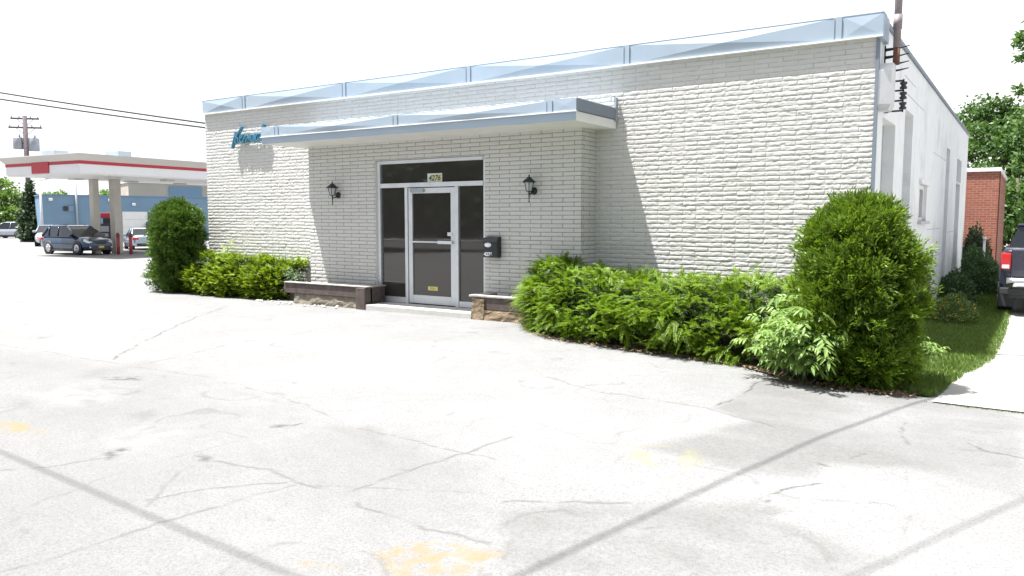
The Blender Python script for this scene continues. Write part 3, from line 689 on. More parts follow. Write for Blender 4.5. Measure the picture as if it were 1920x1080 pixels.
def sprays(C, D, length, per, Lf, Wf, droop=.35, pitch=.9, jitter=.25, flat=True):
    """arching twigs with two ranks of flat leaflets"""
    n = len(C); D = unit(D); t_ = np.linspace(.12, 1, per)[None, :, None]
    Ln = length[:, None, None]
    pos = C[:, None]+D[:, None]*t_*Ln+np.array([0, 0, -1.])*(t_**2)*Ln*droop
    tan = unit(D[:, None]+np.array([0, 0, -2.])*t_*droop)
    up = np.broadcast_to(np.array([0, 0, 1.]), tan.shape)+RNG.normal(size=(n, 1, 3))*jitter
    sd = unit(np.cross(tan, up)); nr = np.cross(sd, tan)
    sgn = np.where(np.arange(per) % 2 == 0, 1., -1.)[None, :, None]
    d = tan*(1-.15*pitch)+sd*sgn*pitch+RNG.normal(size=tan.shape)*.10
    k = n*per; lw = (1.1-.55*t_**1.5)*(.8+.4*RNG.random((n, per, 1)))
    return leaves(pos.reshape(k, 3), d.reshape(k, 3), (nr+RNG.normal(size=tan.shape)*.2).reshape(k, 3), (Lf*lw).ravel(), (Wf*lw).ravel(), .08), pos

def twig_tubes(b, pos, every, r=.004):
    for row in pos[::every]: b.tube([tuple(row[0]), tuple(row[len(row)//2]), tuple(row[-1])], [r*1.5, r, r*.4], 4)

def yew_hedge(name, label, line, depth, height, n, leafm, Lf=.036, Wf=.011, length=(.16, .34), per=30, droop=.35, group=None, side_out=1.0, clumps=0, seed=1):
    """line: front base points; depth(t): thickness to the back (+y)"""
    e = empty(name, label, 'hedge', (line[0][0], line[0][1], gz(*line[0])), 0, group)
    L = np.array(line); seg = np.r_[0, np.cumsum(np.hypot(*np.diff(L, axis=0).T))]
    def at(t): s = t*seg[-1]; return np.stack([np.interp(s, seg, L[:, 0]), np.interp(s, seg, L[:, 1])], -1)
    u = RNG.random(n); v = RNG.random(n); k = RNG.random(n); push = np.zeros(n); jit = np.zeros((n, 3))
    if clumps:
        ci = RNG.integers(0, clumps, n); u = np.clip(RNG.random(clumps)[ci]+RNG.normal(size=n)*.055/seg[-1], 0, 1); k = np.clip(RNG.random(clumps)[ci]+RNG.normal(size=n)*.035, 0, .999)
        push = RNG.uniform(-.10, .12, clumps)[ci]*(1 if clumps < 500 else .45); jit = (RNG.normal(size=(clumps, 3))*.45)[ci]
    # profile across the hedge: 0 front foot -> front shoulder -> top back
    P = at(u)
    lump = fbm(u*9, k*4, seed, 3); lump2 = fbm(u*26, k*9, seed+5, 2)
    front_ = k < .52
    hz = np.where(front_, .06+.80*(k/.52)**.85, .90+.10*np.sin((k-.52)/.48*PI))
    off = np.where(front_, -.02+.16*np.sin((k/.52)*PI)*0-.10*(1-np.abs(2*k/.52-.9))+.22*np.clip(k/.52-.62, 0, 1), .14+(k-.52)/.48*(depth(u)-.15))
    H = height(u)*(.90+.28*(lump-.35)+.10*(lump2-.5))
    inset = (v**2.2)*.22
    C = np.stack([P[:, 0]+(RNG.random(n)-.5)*.12, P[:, 1]+off+inset-(lump-.5)*.28, np.clip(hz*H-inset*.35, .03, 9)], 1)
    endl = np.clip((.07-u)/.07, 0, 1); endr = np.clip((u-.95)/.05, 0, 1)
    D = np.stack([-endl*1.2+endr*.8+RNG.normal(size=n)*.95, np.where(front_, -1., -.30+.6*RNG.random(n)), np.where(front_, .38+.6*hz, .8)], 1)
    D += RNG.normal(size=(n, 3))*.30+jit; C[:, 1] -= np.where(front_, push, 0); C[:, 2] += np.where(front_, 0, push*.8)
    C[:, 2] *= 1-.25*endl*0
    zb = ground_z(C[:, 0], C[:, 1])-gz(*line[0]); C[:, 2] += zb
    C[:, :2] -= np.array(line[0])
    ln = (length[0]+(length[1]-length[0])*RNG.random(n))*(1+.5*endl)
    sp, pos = sprays(C, D, ln, per, Lf, Wf, droop)
    nf = int(n*1.1); uf_ = RNG.random(nf); Pf = at(uf_)-np.array(line[0]); Hf = height(uf_)
    Cf = np.stack([Pf[:, 0], Pf[:, 1]+.06+RNG.random(nf)*(depth(uf_)-.12), (.05+.83*RNG.random(nf))*Hf], 1); Cf[:, 2] += ground_z(Cf[:, 0]+line[0][0], Cf[:, 1]+line[0][1])-gz(*line[0])
    Df = RNG.normal(size=(nf, 3))+np.array([0, -.7, .3]); sp2, _p = sprays(Cf, Df, .12+.14*RNG.random(nf), max(10, per*2//3), Lf*1.15, Wf*1.5, .1)
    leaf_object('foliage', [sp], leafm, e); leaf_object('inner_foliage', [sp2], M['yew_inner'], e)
    b = B(); twig_tubes(b, pos, 14, .005)
    for i in range(int(seg[-1]*5)):
        t_ = RNG.random(); q = at(np.array([t_]))[0]-np.array(line[0]); dp = float(depth(np.array(t_)))*RNG.uniform(.25, .8); hh = float(height(np.array(t_)))
        a = RNG.uniform(0, 2*PI); zb_ = gz(q[0]+line[0][0], q[1]+line[0][1])-gz(*line[0])
        b.tube([(q[0], q[1]+dp, zb_-.05), (q[0]+.1*math.cos(a), q[1]+dp+.06*math.sin(a), zb_+hh*.4), (q[0]+.3*math.cos(a), q[1]+dp+.2*math.sin(a), zb_+hh*.8)], [.02, .014, .005], 5)
    b.build('stems', M['bark'], e)['kind'] = 'stuff'; return e

def compound_plant(name, label, loc, spread, height, n, leafm, Lf=.075, cat='plant', base_r=.1, pairs=4, rach=(.16, .28), centre=(0, 0), group=None, dome=1.0):
    """sapling of arching shoots carrying pinnate leaves"""
    e = empty(name, label, cat, loc, 0, group)
    sh = max(4, n//9); C = []; D = []; b = B()
    for i in range(sh):
        a = RNG.uniform(0, 2*PI); rr = spread*math.sqrt(RNG.random()); h = height*(.55+.45*RNG.random())*(1-.45*(rr/spread)**2*dome)
        tip = np.array([centre[0]+rr*math.cos(a), centre[1]+rr*math.sin(a), h]); mid = np.array([tip[0]*.45, tip[1]*.45, h*.62])
        st = np.array([RNG.normal()*base_r, RNG.normal()*base_r, 0])
        (bs := B() if sh <= 10 else b).tube([st, mid, tip], [.009, .006, .003], 5)
        if sh <= 10: bs.build('stem', M['dull_weed'], e)
        for k in range(9):
            t_ = .3+.7*(k+.5)/9; p = (1-t_)**2*st+2*t_*(1-t_)*mid+t_*t_*tip; C.append(p)
            ang = k*2.4+a; o = np.array([math.cos(ang), math.sin(ang), .35+.3*t_]); D.append(o+np.array([tip[0]-mid[0], tip[1]-mid[1], 0])*.8)
    C = np.array(C); D = np.array(D)+RNG.normal(size=(len(C), 3))*.2
    ln = rach[0]+(rach[1]-rach[0])*RNG.random(len(C)); per = pairs*2+1
    t_ = np.linspace(.35, 1, per); n_ = len(C); Du = unit(D); tt = t_[None, :, None]; LN = ln[:, None, None]
    pos = C[:, None]+Du[:, None]*tt*LN-np.array([0, 0, 1.])*(tt**2)*LN*.35
    tan = unit(Du[:, None]-np.array([0, 0, 1.])*tt*.7); sd = unit(np.cross(tan, np.broadcast_to(np.array([0, 0, 1.]), tan.shape)+RNG.normal(size=(n_, 1, 3))*.25)); nr = np.cross(sd, tan)
    sg_ = np.where(np.arange(per) % 2 == 0, 1., -1.); sg_[-1] = 0
    d = tan*.55+sd*sg_[None, :, None]*.9-np.array([0, 0, .28])+RNG.normal(size=tan.shape)*.12
    k = n_*per; l1 = Lf*(.75+.5*RNG.random(k))
    # each leaflet: two folded halves with a pointed tip
    c = pos.reshape(k, 3); dd = unit(d.reshape(k, 3)); s_ = unit(np.cross(dd, nr.reshape(k, 3))); nn = np.cross(s_, dd); LL = l1[:, None]; WW = LL*.34
    dr = np.array([0, 0, -1.])*LL*.16
    v = np.stack([c, c+dd*LL*.33+s_*WW*.5+nn*WW*.14, c+dd*LL*.68+s_*WW*.38+nn*WW*.1+dr*.4, c+dd*LL+dr, c+dd*LL*.68-s_*WW*.38+nn*WW*.1+dr*.4, c+dd*LL*.33-s_*WW*.5+nn*WW*.14], 1).reshape(-1, 3)
    i0 = np.arange(k)*6; q = np.concatenate([np.stack([i0, i0+1, i0+2, i0+3], 1), np.stack([i0, i0+3, i0+4, i0+5], 1)])
    link('foliage', np_mesh('foliage', v, q), leafm, e)
    if sh > 10: b.build('stems', M['dull_weed'], e)['kind'] = 'stuff'
    return e

# ================================================================== DOORSTEP, PLANTERS
b = B(); b.box(-8.20, -5.6, -.985, YD-.02, -.12, .098, .012)
tag(b.build('doorstep', M['step']), 'low worn concrete step in front of the glass entrance door', 'step')
for v in bpy.data.objects['doorstep'].data.vertices:
    pass
def rough_block(b, x0, x1, y0, y1, z0, z1, amp, nx=26, nz=8, seed=0):
    """irregular eroded face toward the front, closed box behind"""
    g = {}
    for i in range(nx+1):
        for k in range(nz+1):
            x = x0+(x1-x0)*i/nx; z = z0+(z1-z0)*k/nz
            o = amp*(float(fbm(np.array(x*7.), np.array(z*11.+seed), seed, 4))-.35)-.10*(1-k/nz)*amp*5
            g[i, k] = b.bm.verts.new((x, y0+o, z))
    for i in range(nx):
        for k in range(nz): b.bm.faces.new((g[i, k], g[i+1, k], g[i+1, k+1], g[i, k+1]))
    bk = {}
    for i in (0, nx):
        for k in range(nz+1): bk[i, k] = b.bm.verts.new((g[i, k].co.x, y1, g[i, k].co.z))
        for k in range(nz): b.bm.faces.new((g[i, k], g[i, k+1], bk[i, k+1], bk[i, k]))
    b.bm.faces.new([g[i, nz] for i in range(nx+1)]+[bk[nx, nz], bk[0, nz]])
pl = empty('timber_planter', 'low brown timber planter with bleached cap, left of the doorstep beside the clipped hedge', 'planter', (-9.1, -.75, 0))
def loc_build(b, name, m, par):
    o = b.build(name, m, par); o.matrix_parent_inverse = Matrix.Translation(-par.location); return o
b = B(); b.box(-10.35, -8.17, -.965, -.86, .20, .395, .012); b.box(-8.285, -8.165, -.86, -.47, .02, .395, .01); loc_build(b, 'rail', M['timber'], pl)
b = B(); b.box(-10.33, -8.14, -.985, -.855, .397, .42, .008); b.box(-8.30, -8.13, -.855, -.47, .397, .42, .008); loc_build(b, 'cap', M['timber_bleached'], pl)
b = B(); b.box(-8.40, -8.165, -1.0, -.80, -.03, .392, .015); loc_build(b, 'post', M['timber'], pl)
b = B(); rough_block(b, -10.1, -8.405, -.945, -.84, -.06, .195, .055, seed=5); loc_build(b, 'footing', M['rubble'], pl)
b = B(); b.box(-10.3, -8.29, -.85, -.475, .0, .33); loc_build(b, 'planter_soil', M['soil'], pl)
pr = empty('timber_planter', 'low planter with peeling tan base and bleached cap, right of the doorstep under the mailbox', 'planter', (-5.1, -.75, 0))
b = B(); b.box(-5.74, -4.2, -.965, -.87, .165, .365, .012); b.box(-5.76, -5.64, -.87, -.47, .05, .365, .01); loc_build(b, 'rail', M['timber'], pr)
b = B(); b.box(-5.86, -4.2, -.985, -.855, .367, .402, .01); b.box(-5.86, -5.65, -.855, -.47, .367, .402, .01); loc_build(b, 'cap', M['timber_bleached'], pr)
b = B(); rough_block(b, -5.76, -4.2, -1.0, -.86, -.06, .16, .06, seed=15); rough_block(b, -5.79, -5.55, -1.0, -.966, .0, .34, .05, nx=8, nz=10, seed=25); loc_build(b, 'footing', M['peeling'], pr)
b = B(); b.box(-5.63, -4.2, -.86, -.475, .0, .30); loc_build(b, 'planter_soil', M['soil'], pr)

# ================================================================== SHRUBS
cedar('conical_shrub', 'tall rounded bright green cedar at the right front corner of the white building', (.34, -2.55, gz(.34, -2.55)-.02), 1.86,
      [(0, .36), (.10, .44), (.25, .50), (.45, .555), (.62, .55), (.76, .51), (.88, .39), (.95, .26), (1, .10)], 3300, M['cedar'], 34, lobes=((-.30, -.36, .62, .22, 170), (.36, .05, .95, .22, 120), (-.2, -.2, 1.25, .22, 120), (.2, -.3, .35, .2, 90)), L=.055, lean=(-.06, 0))
cedar('conical_shrub', 'tall rounded dark green cedar at the far left corner of the white building', (-14.12, -.72, gz(-14.12, -.72)), 1.95,
      [(0, .28), (.10, .38), (.2, .42), (.35, .46), (.52, .53), (.68, .53), (.82, .45), (.92, .32), (1, .10)], 2600, M['cedar_dark'], 26, lobes=((-.32, -.2, .32, .26, 150),), L=.06, lean=(.02, 0))
yew_hedge('clipped_hedge', 'low bright yellow green clipped hedge beside the left cedar, under the script lettering', [(-14.15, -.62), (-13.3, -.90), (-12.2, -.92), (-11.2, -.80), (-10.72, -.58)], lambda u: .62+0*u, lambda u: .86-.10*u, 3900, M['yew_bright'], .040, .015, (.08, .18), 20, .1, clumps=800, seed=4)
yew_hedge('spreading_yew', 'low spreading green yew hedge with arching sprays, right of the entrance', [(-4.72, -.86), (-4.25, -1.50), (-3.6, -1.93), (-2.2, -2.22), (-1.0, -2.24), (-.15, -2.30)], lambda u: .45+1.25*np.clip(u*3, 0, 1), lambda u: .86+.08*np.sin(u*9), 5400, M['yew'], .044, .0115, (.12, .30), 28, .36, clumps=330, seed=11)
compound_plant('ash_sapling', 'pale green ash sapling with drooping pinnate leaves in front of the right cedar', (-.15, -2.80, gz(-.22, -2.78)), .58, 1.02, 400, M['ash'], .088, 'sapling', .12, 3, (.17, .27), dome=.9)
compound_plant('weed', 'pale yellow green weed rising above the back of the clipped hedge', (-13.0, -.28, .55), .26, .62, 70, M['weed'], .06, 'plant', .05, 3, (.12, .2))
compound_plant('weed', 'thin grey green weed against the sunlit brick behind the clipped hedge', (-11.75, -.22, .5), .28, .68, 60, M['dull_weed'], .05, 'plant', .05, 2, (.1, .18))
compound_plant('weed', 'small grey green weed growing out of the timber planter beside the hedge', (-10.45, -.62, .3), .22, .42, 60, M['dull_weed'], .045, 'plant', .05, 2, (.08, .14))
compound_plant('weed', 'pale sprig poking out of the right side of the right cedar over the lawn', (.86, -1.6, gz(.86, -1.6)+.22), .16, .28, 20, M['ash'], .07, 'plant', .03, 2, (.1, .15))

def bush(name, label, loc, rad, n, leafm, L=.07, cat='bush', group=None):
    e = empty(name, label, cat, loc, 0, group)
    o = rdir(n); o[:, 2] = np.abs(o[:, 2]); lump = fbm(o[:, 0]*2+7+loc[0], o[:, 1]*2+o[:, 2]*3+loc[1], 3, 3)
    r = (.55+.45*RNG.random((n, 1))**.5)*(.6+.8*lump[:, None]); c = o*r*np.array(rad)
    p = leaves(c, o+RNG.normal(size=(n, 3))*.7, o+np.array([0, 0, .6])+RNG.normal(size=(n, 3))*.6, L*(.6+.8*RNG.random(n)), L*.5*(.7+.6*RNG.random(n)), .1)
    leaf_object('foliage', [p], leafm, e)
    for k in range(7):
        a = k*.9; b = B(); b.tube([(0, 0, -.1), (rad[0]*.3*math.cos(a), rad[1]*.3*math.sin(a), rad[2]*.4), (rad[0]*.65*math.cos(a), rad[1]*.65*math.sin(a), rad[2]*.7)], [.02, .012, .004], 5); b.build('stem', M['bark'], e)
    return e
bush('flower_bush', 'low bush with small yellow flowers on the lawn behind the right cedar', (.52, 5.9, gz(.52, 5.9)-.03), (.48, .9, .50), 4200, M['flower_bush'], .05)
bush('bush', 'dull green bush at the foot of the white side wall, beside the lawn', (.30, 10.4, gz(.3, 10.4)-.05), (.42, 1.3, .75), 5000, M['shade_bush'], .08)
bush('bush', 'larger shaded bush before the red brick building', (.62, 14.2, gz(.62, 14.2)-.05), (.55, 1.6, 1.15), 6500, M['shade_bush'], .09)
bush('ivy', 'dark climbing ivy up the corner where the white wall meets the red brick', (.30, 17.55, gz(.3, 17.6)-.05), (.42, .7, 1.75), 6500, M['conifer_leaf'], .09, 'ivy')
tag(B().tube([(.60, 16.6, gz(.6, 16.6)-.1), (.60, 16.6, 1.05)], .035, 10).lathe([(.05, 1.03), (.055, 1.07), (.02, 1.10)], (.6, 16.6, 0), 10).build('vent_pipe', M['pale_steel']), 'slim white vent pipe among the bushes by the red brick building', 'pipe')
# grass blades
n = 42000
gxv = RNG.uniform(.0, 1.5, n); gyv = -2.85+RNG.random(n)**1.7*17
sdv = poly_sd(gxv, gyv, lawn_ol); keep = (sdv > -.03)
gxv, gyv = gxv[keep], gyv[keep]; n = len(gxv)
base = np.stack([gxv, gyv, ground_z(gxv, gyv)+.004], 1)
d = np.array([0, 0, 1.])+RNG.normal(size=(n, 3))*.45; d[:, 2] = np.abs(d[:, 2])
p = leaves(base, d, RNG.normal(size=(n, 3)), .04+.05*RNG.random(n), .008+.007*RNG.random(n)+.0008*np.clip(gyv, 0, 20))
tag(leaf_object('grass', [p], M['grass_blade']), 'short mown grass on the strip between the white side wall and the drive', 'grass', kind='stuff')
n = 210   # grass tufts in the drive edge and joint
ex = np.concatenate([RNG.normal(0, .03, 120)+1.2+RNG.random(120)*.7, RNG.uniform(1.0, 2.4, 90)]); ey = np.concatenate([-3.16+RNG.normal(0, .018, 120), -3.17+RNG.normal(0, .015, 90)])
base = np.stack([ex, ey, ground_z(ex, ey)+.004], 1)
p = leaves(base, np.array([0, 0, .7])+RNG.normal(size=(n, 3))*.6, RNG.normal(size=(n, 3)), .012+.02*RNG.random(n), .005+.003*RNG.random(n))
tag(leaf_object('joint_weeds', [p], M['grass_blade']), 'thin weeds in the joint along the front edge of the drive', 'weeds', kind='stuff')
# dry leaf litter round the cedar and along the bed edges
n = 1600
lx = np.concatenate([RNG.uniform(-.4, .9, 900), RNG.uniform(-4.6, -.3, 700)]); ly = np.concatenate([-2.95+RNG.normal(0, .09, 900)+.1*(lx[:900]-.2)**2, np.interp(lx[900:], [-4.85, -4.2, -3.68, -2.2, -.94, -.3], [-.95, -1.78, -2.12, -2.42, -2.46, -2.8])+RNG.normal(0, .05, 700)])
base = np.stack([lx, ly, ground_z(lx, ly)+.03], 1)
t = NT('dry_leaf'); t.principled(t.mix(t.n('NewGeometry').outputs['Random Per Island'], (.10, .065, .035), (.33, .22, .12)), .8)
p = leaves(base, RNG.normal(size=(n, 3))*np.array([1, 1, .25]), np.array([0, 0, 1.])+RNG.normal(size=(n, 3))*.3, .02+.03*RNG.random(n), .012+.014*RNG.random(n), .15)
tag(leaf_object('leaf_litter', [p], t.m), 'dry brown leaf litter along the edge of the planting beds', 'leaf litter', kind='stuff')

gm = B()
for i in range(56):
    x = RNG.uniform(-11.2, -10.1) if i < 36 else RNG.uniform(-10.1, -8.6); y = -.95+RNG.normal()*.10-(.04 if i < 36 else .12); r = RNG.uniform(.010, .04)
    b2 = bmesh.new(); bmesh.ops.create_icosphere(b2, subdivisions=1, radius=r)
    for v in b2.verts: v.co = Vector((v.co.x*RNG.uniform(.8, 1.3)+x, v.co.y*RNG.uniform(.8, 1.3)+y, v.co.z*.7+gz(x, y)+r*.35))
    gm.add(b2)
tag(gm.build('loose_stones', M['step']), 'loose pale stones along the front of the left bed and planter', 'stones', kind='stuff')

# ================================================================== VEHICLES (x forward, origin on the ground at the middle)
def wheel(e, x, y, r, w):
    s = 1 if y > 0 else -1
    a = B().lathe([(r*.62, -w/2), (r*.9, -w/2), (r, -w*.32), (r, w*.32), (r*.9, w/2), (r*.62, w/2)], (x, y, r), 28, axis='y').build('wheel', M['tyre'], e)
    b = B(); yo = y+s*(w*.42); b.lathe([(.03, -.02), (r*.64, -.02), (r*.66, .02), (r*.60, .022), (r*.56, -.005), (.03, -.006)], (x, yo, r), 28, axis='y')
    for k in range(5):
        q = 2*PI*k/5+.3; c, t_ = math.cos(q), math.sin(q)
        b.tube([(x+.04*c, yo+s*.012, r+.04*t_), (x+r*.6*c, yo+s*.006, r+r*.6*t_)], [.035, .028], 6)
    b.build('rim', M['rim'], a)
def ring(x, w, zb, zt, zs):
    """half-round body cross section at x"""
    p = [(.80*w, zb), (.96*w, zb+.10), (w, zb+.28*(zt-zb)), (w, zs), (.955*w, zs+.55*(zt-zs)), (.80*w, zt), (.4*w, zt+.018)]
    return [(x, y, z) for y, z in p]+[(x, -y, z) for y, z in p[::-1]]
def car(name, label, loc, rz, paint, kind='suv', L=4.5, Wd=1.84, H=1.68, r=.36, plate='plate_y', group=None, detail=True):
    e = empty(name, label, 'pickup' if kind == 'pickup' else ('van' if kind == 'van' else 'car'), loc, rz, group)
    w = Wd/2; h = L/2
    belt = {'suv': 1.06, 'sedan': .90, 'van': 1.05}[kind]; hood = {'suv': 1.04, 'sedan': .86, 'van': 1.05}[kind]; deck = {'suv': 1.09, 'sedan': .99, 'van': 1.1}[kind]
    st = [(-h, w*.80, .42, deck-.18), (-h+.06, w*.92, .33, deck-.06), (-h+.35, w*.985, .26, deck), (-h*.45, w, .22, belt+.02), (0, w, .21, belt), (h*.38, w, .21, belt-.01), (h*.50, w*.995, .22, hood+.0), (h*.75, w*.97, .24, hood-.09), (h-.16, w*.88, .27, hood-.24), (h-.02, w*.74, .36, hood-.36)]
    body = B().loft([ring(x, ww, zb, zt, zb+.55*(zt-zb)) for x, ww, zb, zt in st], smooth=True).build('body', paint, e)
    # glasshouse
    if kind == 'sedan': g = [(-h+.55, .02), (-h+1.30, 1), (h*.10, 1), (h*.52, .02)]
    elif kind == 'van': g = [(-h+.06, .02), (-h+.22, 1), (h*.32, 1), (h*.66, .02)]
    else: g = [(-h+.16, .02), (-h+.80, 1), (h*.12, 1), (h*.56, .02)]
    zr = H-.05; rings = []
    def grow(x, f, k=0.):
        zz = belt+(zr-belt)*f; ww = w*(.93-.17*f)+k; zb = belt-.06
        return [(x, ww if f > .5 else w*.90+k, zz+k), (x, w*.93+k, zb), (x, -w*.93-k, zb), (x, -(ww if f > .5 else w*.90+k), zz+k)]
    gl = B().loft([grow(x, f) for x, f in g]).build('windows', M['car_glass'], e)
    rb = B(); x1, x2 = g[1][0], g[2][0]
    yr = w*.76
    rb.loft([[(x1-.10, yr*.9, zr-.05), (x1-.10, -yr*.9, zr-.05), (x1-.10, -yr*.85, zr-.01), (x1-.10, yr*.85, zr-.01)], [(x1+.12, yr+.015, zr-.03), (x1+.12, -yr-.015, zr-.03), (x1+.12, -yr*.86, zr+.045), (x1+.12, yr*.86, zr+.045)],
             [(x2-.25, yr+.015, zr-.03), (x2-.25, -yr-.015, zr-.03), (x2-.25, -yr*.86, zr+.05), (x2-.25, yr*.86, zr+.05)], [(x2+.03, yr*.95, zr-.035), (x2+.03, -yr*.95, zr-.035), (x2+.03, -yr*.86, zr+.01), (x2+.03, yr*.86, zr+.01)]])
    for s in (1, -1):
        A = lambda x, f: (x, s*(w*(.93-.17*f)+.008), belt+(zr-belt)*f)
        rb.tube([A(g[3][0]-.02, 0), A(x2-.01, .97)], .035, 6); rb.tube([A(g[0][0]+.05, 0), A(x1+.02, .97)], .06 if kind != 'sedan' else .05, 6)
        m_ = (x1+x2)/2+.12; rb.tube([A(m_, 0), A(m_-.05, .97)], .035, 6); rb.tube([A(x1, .97), A(x2, .97)], .022, 6)
        if kind != 'sedan': rb.tube([A(x1+.12, 0), A(x1+.0, .97)], .05, 6)
    rb.build('roof', paint, e)
    tr = B()
    for xw in (-h*.60, h*.62):
        for s in (1, -1):
            tr.lathe([(.05, -.012), (r*1.16, -.012), (r*1.16, .004), (.05, .006)], (xw, s*(w-.004), r+.01), 24, axis='y')
    tr.box(-h*.42, h*.42, -w-.004, -w+.05, .20, .32, .01); tr.box(-h*.42, h*.42, w-.05, w+.004, .20, .32, .01)
    tr.box(h-.10, h+.015, -w*.6, w*.6, .28, .52, .02); tr.box(h-.18, h-.02, -w*.34, w*.34, hood-.42, hood-.33, .01); tr.box(-h-.02, -h+.1, -w*.72, w*.72, .30, .46, .02)
    tr.build('trim', M['dark_grey'], e)
    for xw in (-h*.60, h*.62):
        for s in (1, -1): wheel(e, xw, s*(w-.10), r, .225)
    for s in (1, -1):
        B().loft([[(h-.40, s*w*.87, hood-.25), (h-.40, s*w*.87, hood-.14), (h-.40, s*w*.7, hood-.13), (h-.40, s*w*.7, hood-.25)], [(h-.07, s*w*.80, hood-.36), (h-.07, s*w*.80, hood-.26), (h-.07, s*w*.5, hood-.29), (h-.07, s*w*.5, hood-.36)]]).build('headlight', M['lens'], e)
        B().box(-h-.005, -h+.28, *sorted((s*w*.58, s*w*.965)), deck-.30, deck-.13, .03).build('taillight', M['tail_red'], e)
        B().lathe([(.01, -.02), (.05, -.02), (.05, .02), (.01, .02)], (h-.03, s*w*.70, .44), 12, axis='x').build('fog_light', M['lens'], e)
        mr = B(); mr.box(h*.36, h*.44, *sorted((s*w*.92, s*(w+.18))), belt-.02, belt+.13, .03); mr.build('mirror', paint, e)
    B().box(h+.004, h+.022, -.16, .16, .40, .52, .004).build('number_plate', M[plate], e)
    B().box(-h-.022, -h-.002, -.16, .16, deck-.42, deck-.29, .004).build('number_plate', M[plate], e)
    if kind != 'sedan':
        for s in (1, -1): b = B(); b.tube([(x1+.2, s*.56, zr+.03), (x1+.25, s*.56, zr+.09), (x2-.35, s*.56, zr+.09), (x2-.25, s*.56, zr+.04)], .016, 6); b.build('roof_rail', M['dark_grey'], e)
    return e
PG = 'vehicles at and beyond the filling station'
def pz(x, y): return gz(x, y)
# positions along the view rays
CAM = np.array([1.7476, -11.2450, 1.6392]); FWD2 = np.array([-.5503, .8350]); RGT2 = np.array([.8350, .5503])
def at(px, depth):   # ground point seen above image column px (1920 wide) at a distance along the view axis
    p = CAM[:2]+FWD2*depth+RGT2*depth*(px-960)/1471.; return float(p[0]), float(p[1])
def put(px, depth): x, y = at(px, depth); return (x, y, gz(x, y))
HEAD = lambda a, b: math.atan2(a*RGT2[1]+b*FWD2[1], a*RGT2[0]+b*FWD2[0])
car('parked_car', 'dark blue crossover with yellow front plate stopped at the fuel pump', put(146, 46.0), HEAD(.87, -.49), M['p_navy'], 'suv', 4.55, 1.85, 1.69, .37, 'plate_y', PG)
car('parked_car', 'silver blue sedan seen from behind, beyond the red bollards', put(268, 53), HEAD(-.55, .84), M['p_sedan'], 'sedan', 4.7, 1.82, 1.46, .33, 'plate_w', PG)
car('parked_car', 'silver grey crossover parked before the ivy covered pole at the far left', put(24, 83), HEAD(-1, .1), M['p_silver'], 'suv', 4.7, 1.86, 1.70, .37, 'plate_y', PG)
car('parked_car', 'black crossover half hidden behind the silver grey crossover', put(2, 90), HEAD(-1, .05), M['p_black'], 'suv', 4.9, 1.9, 1.95, .38, 'plate_y', PG)
car('parked_car', 'black car parked just right of the silver grey crossover', put(80, 88), HEAD(.5, -.87), M['p_black'], 'suv', 4.4, 1.8, 1.55, .36, 'plate_y', PG)
car('parked_car', 'pale grey car partly hidden behind the dark blue crossover', put(96, 60), HEAD(.45, -.9), M['p_lgrey'], 'suv', 4.3, 1.8, 1.58, .35, 'plate_w', PG)
car('parked_van', 'dark blue van parked against the blue wall behind the sedan', put(292, 72), HEAD(.5, -.85), M['p_blue'], 'van', 4.9, 1.9, 2.0, .36, 'plate_w', PG)
car('parked_car', 'dark car half hidden behind the fuel pump', put(196, 55), HEAD(.35, -.93), M['p_black'], 'suv', 4.4, 1.8, 1.6, .36, 'plate_w', PG)

# pickup truck, tail toward the camera, mostly beyond the right edge of the picture
pk = empty('pickup_truck', 'dark slate pickup truck with red tail light and chrome bumper on the drive', 'pickup', (2.22, 11.0, gz(1.5, 8.8)), PI/2)
def prg(x, w, zb, zt, crown=.0):
    p = [(.90*w, zb), (.985*w, zb+.14), (w, zb+.34), (.995*w, zt-.30), (.965*w, zt-.10), (.91*w, zt), (.5*w, zt+crown)]
    return [(x, y, z) for y, z in p]+[(x, -y, z) for y, z in p[::-1]]
B().loft([prg(-2.78, .95, .58, 1.36), prg(-2.72, .985, .52, 1.40, .02), prg(-1.0, 1.0, .48, 1.40, .02), prg(-.95, 1.0, .48, 1.40), prg(1.2, 1.0, .48, 1.38), prg(1.7, 1.0, .48, 1.32, .05), prg(2.75, .96, .50, 1.22, .05), prg(2.9, .86, .6, 1.08)], smooth=True).build('body', M['p_truck'], pk)
cb = B(); cb.loft([[(-.85, .88, 1.36), (-.85, -.88, 1.36), (-.75, -.70, 1.86), (-.75, .70, 1.86)], [(.75, .90, 1.36), (.75, -.90, 1.36), (.5, -.70, 1.88), (.5, .70, 1.88)], [(1.45, .86, 1.34), (1.45, -.86, 1.34), (.7, -.68, 1.87), (.7, .68, 1.87)]]); cb.build('cab_windows', M['car_glass'], pk)
B().box(-.80, .62, -.72, .72, 1.86, 1.93, .03).build('cab_roof', M['p_truck'], pk)
B().box(-2.80, -2.74, -.78, .78, .82, 1.40, .02).build('tailgate', M['p_truck'], pk)
B().box(-2.84, -2.79, -.16, .16, 1.22, 1.32, .01).build('tailgate_handle', M['chrome'], pk)
for s in (1, -1):
    tl = B().box(-2.83, -2.66, *sorted((s*.775, s*.955)), .98, 1.33, .03).build('taillight', M['tail_red'], pk)
    B().box(-2.835, -2.80, *sorted((s*.80, s*.935)), 1.00, 1.085, .012).build('reverse_lens', M['lens'], tl)
B().loft([[(x, y, z) for x, z in [(-2.82, .62), (-2.98, .64), (-3.02, .72), (-2.98, .82), (-2.82, .83)]] for y in (-.84, -.7, .7, .84)], smooth=True).build('bumper', M['chrome'], pk)
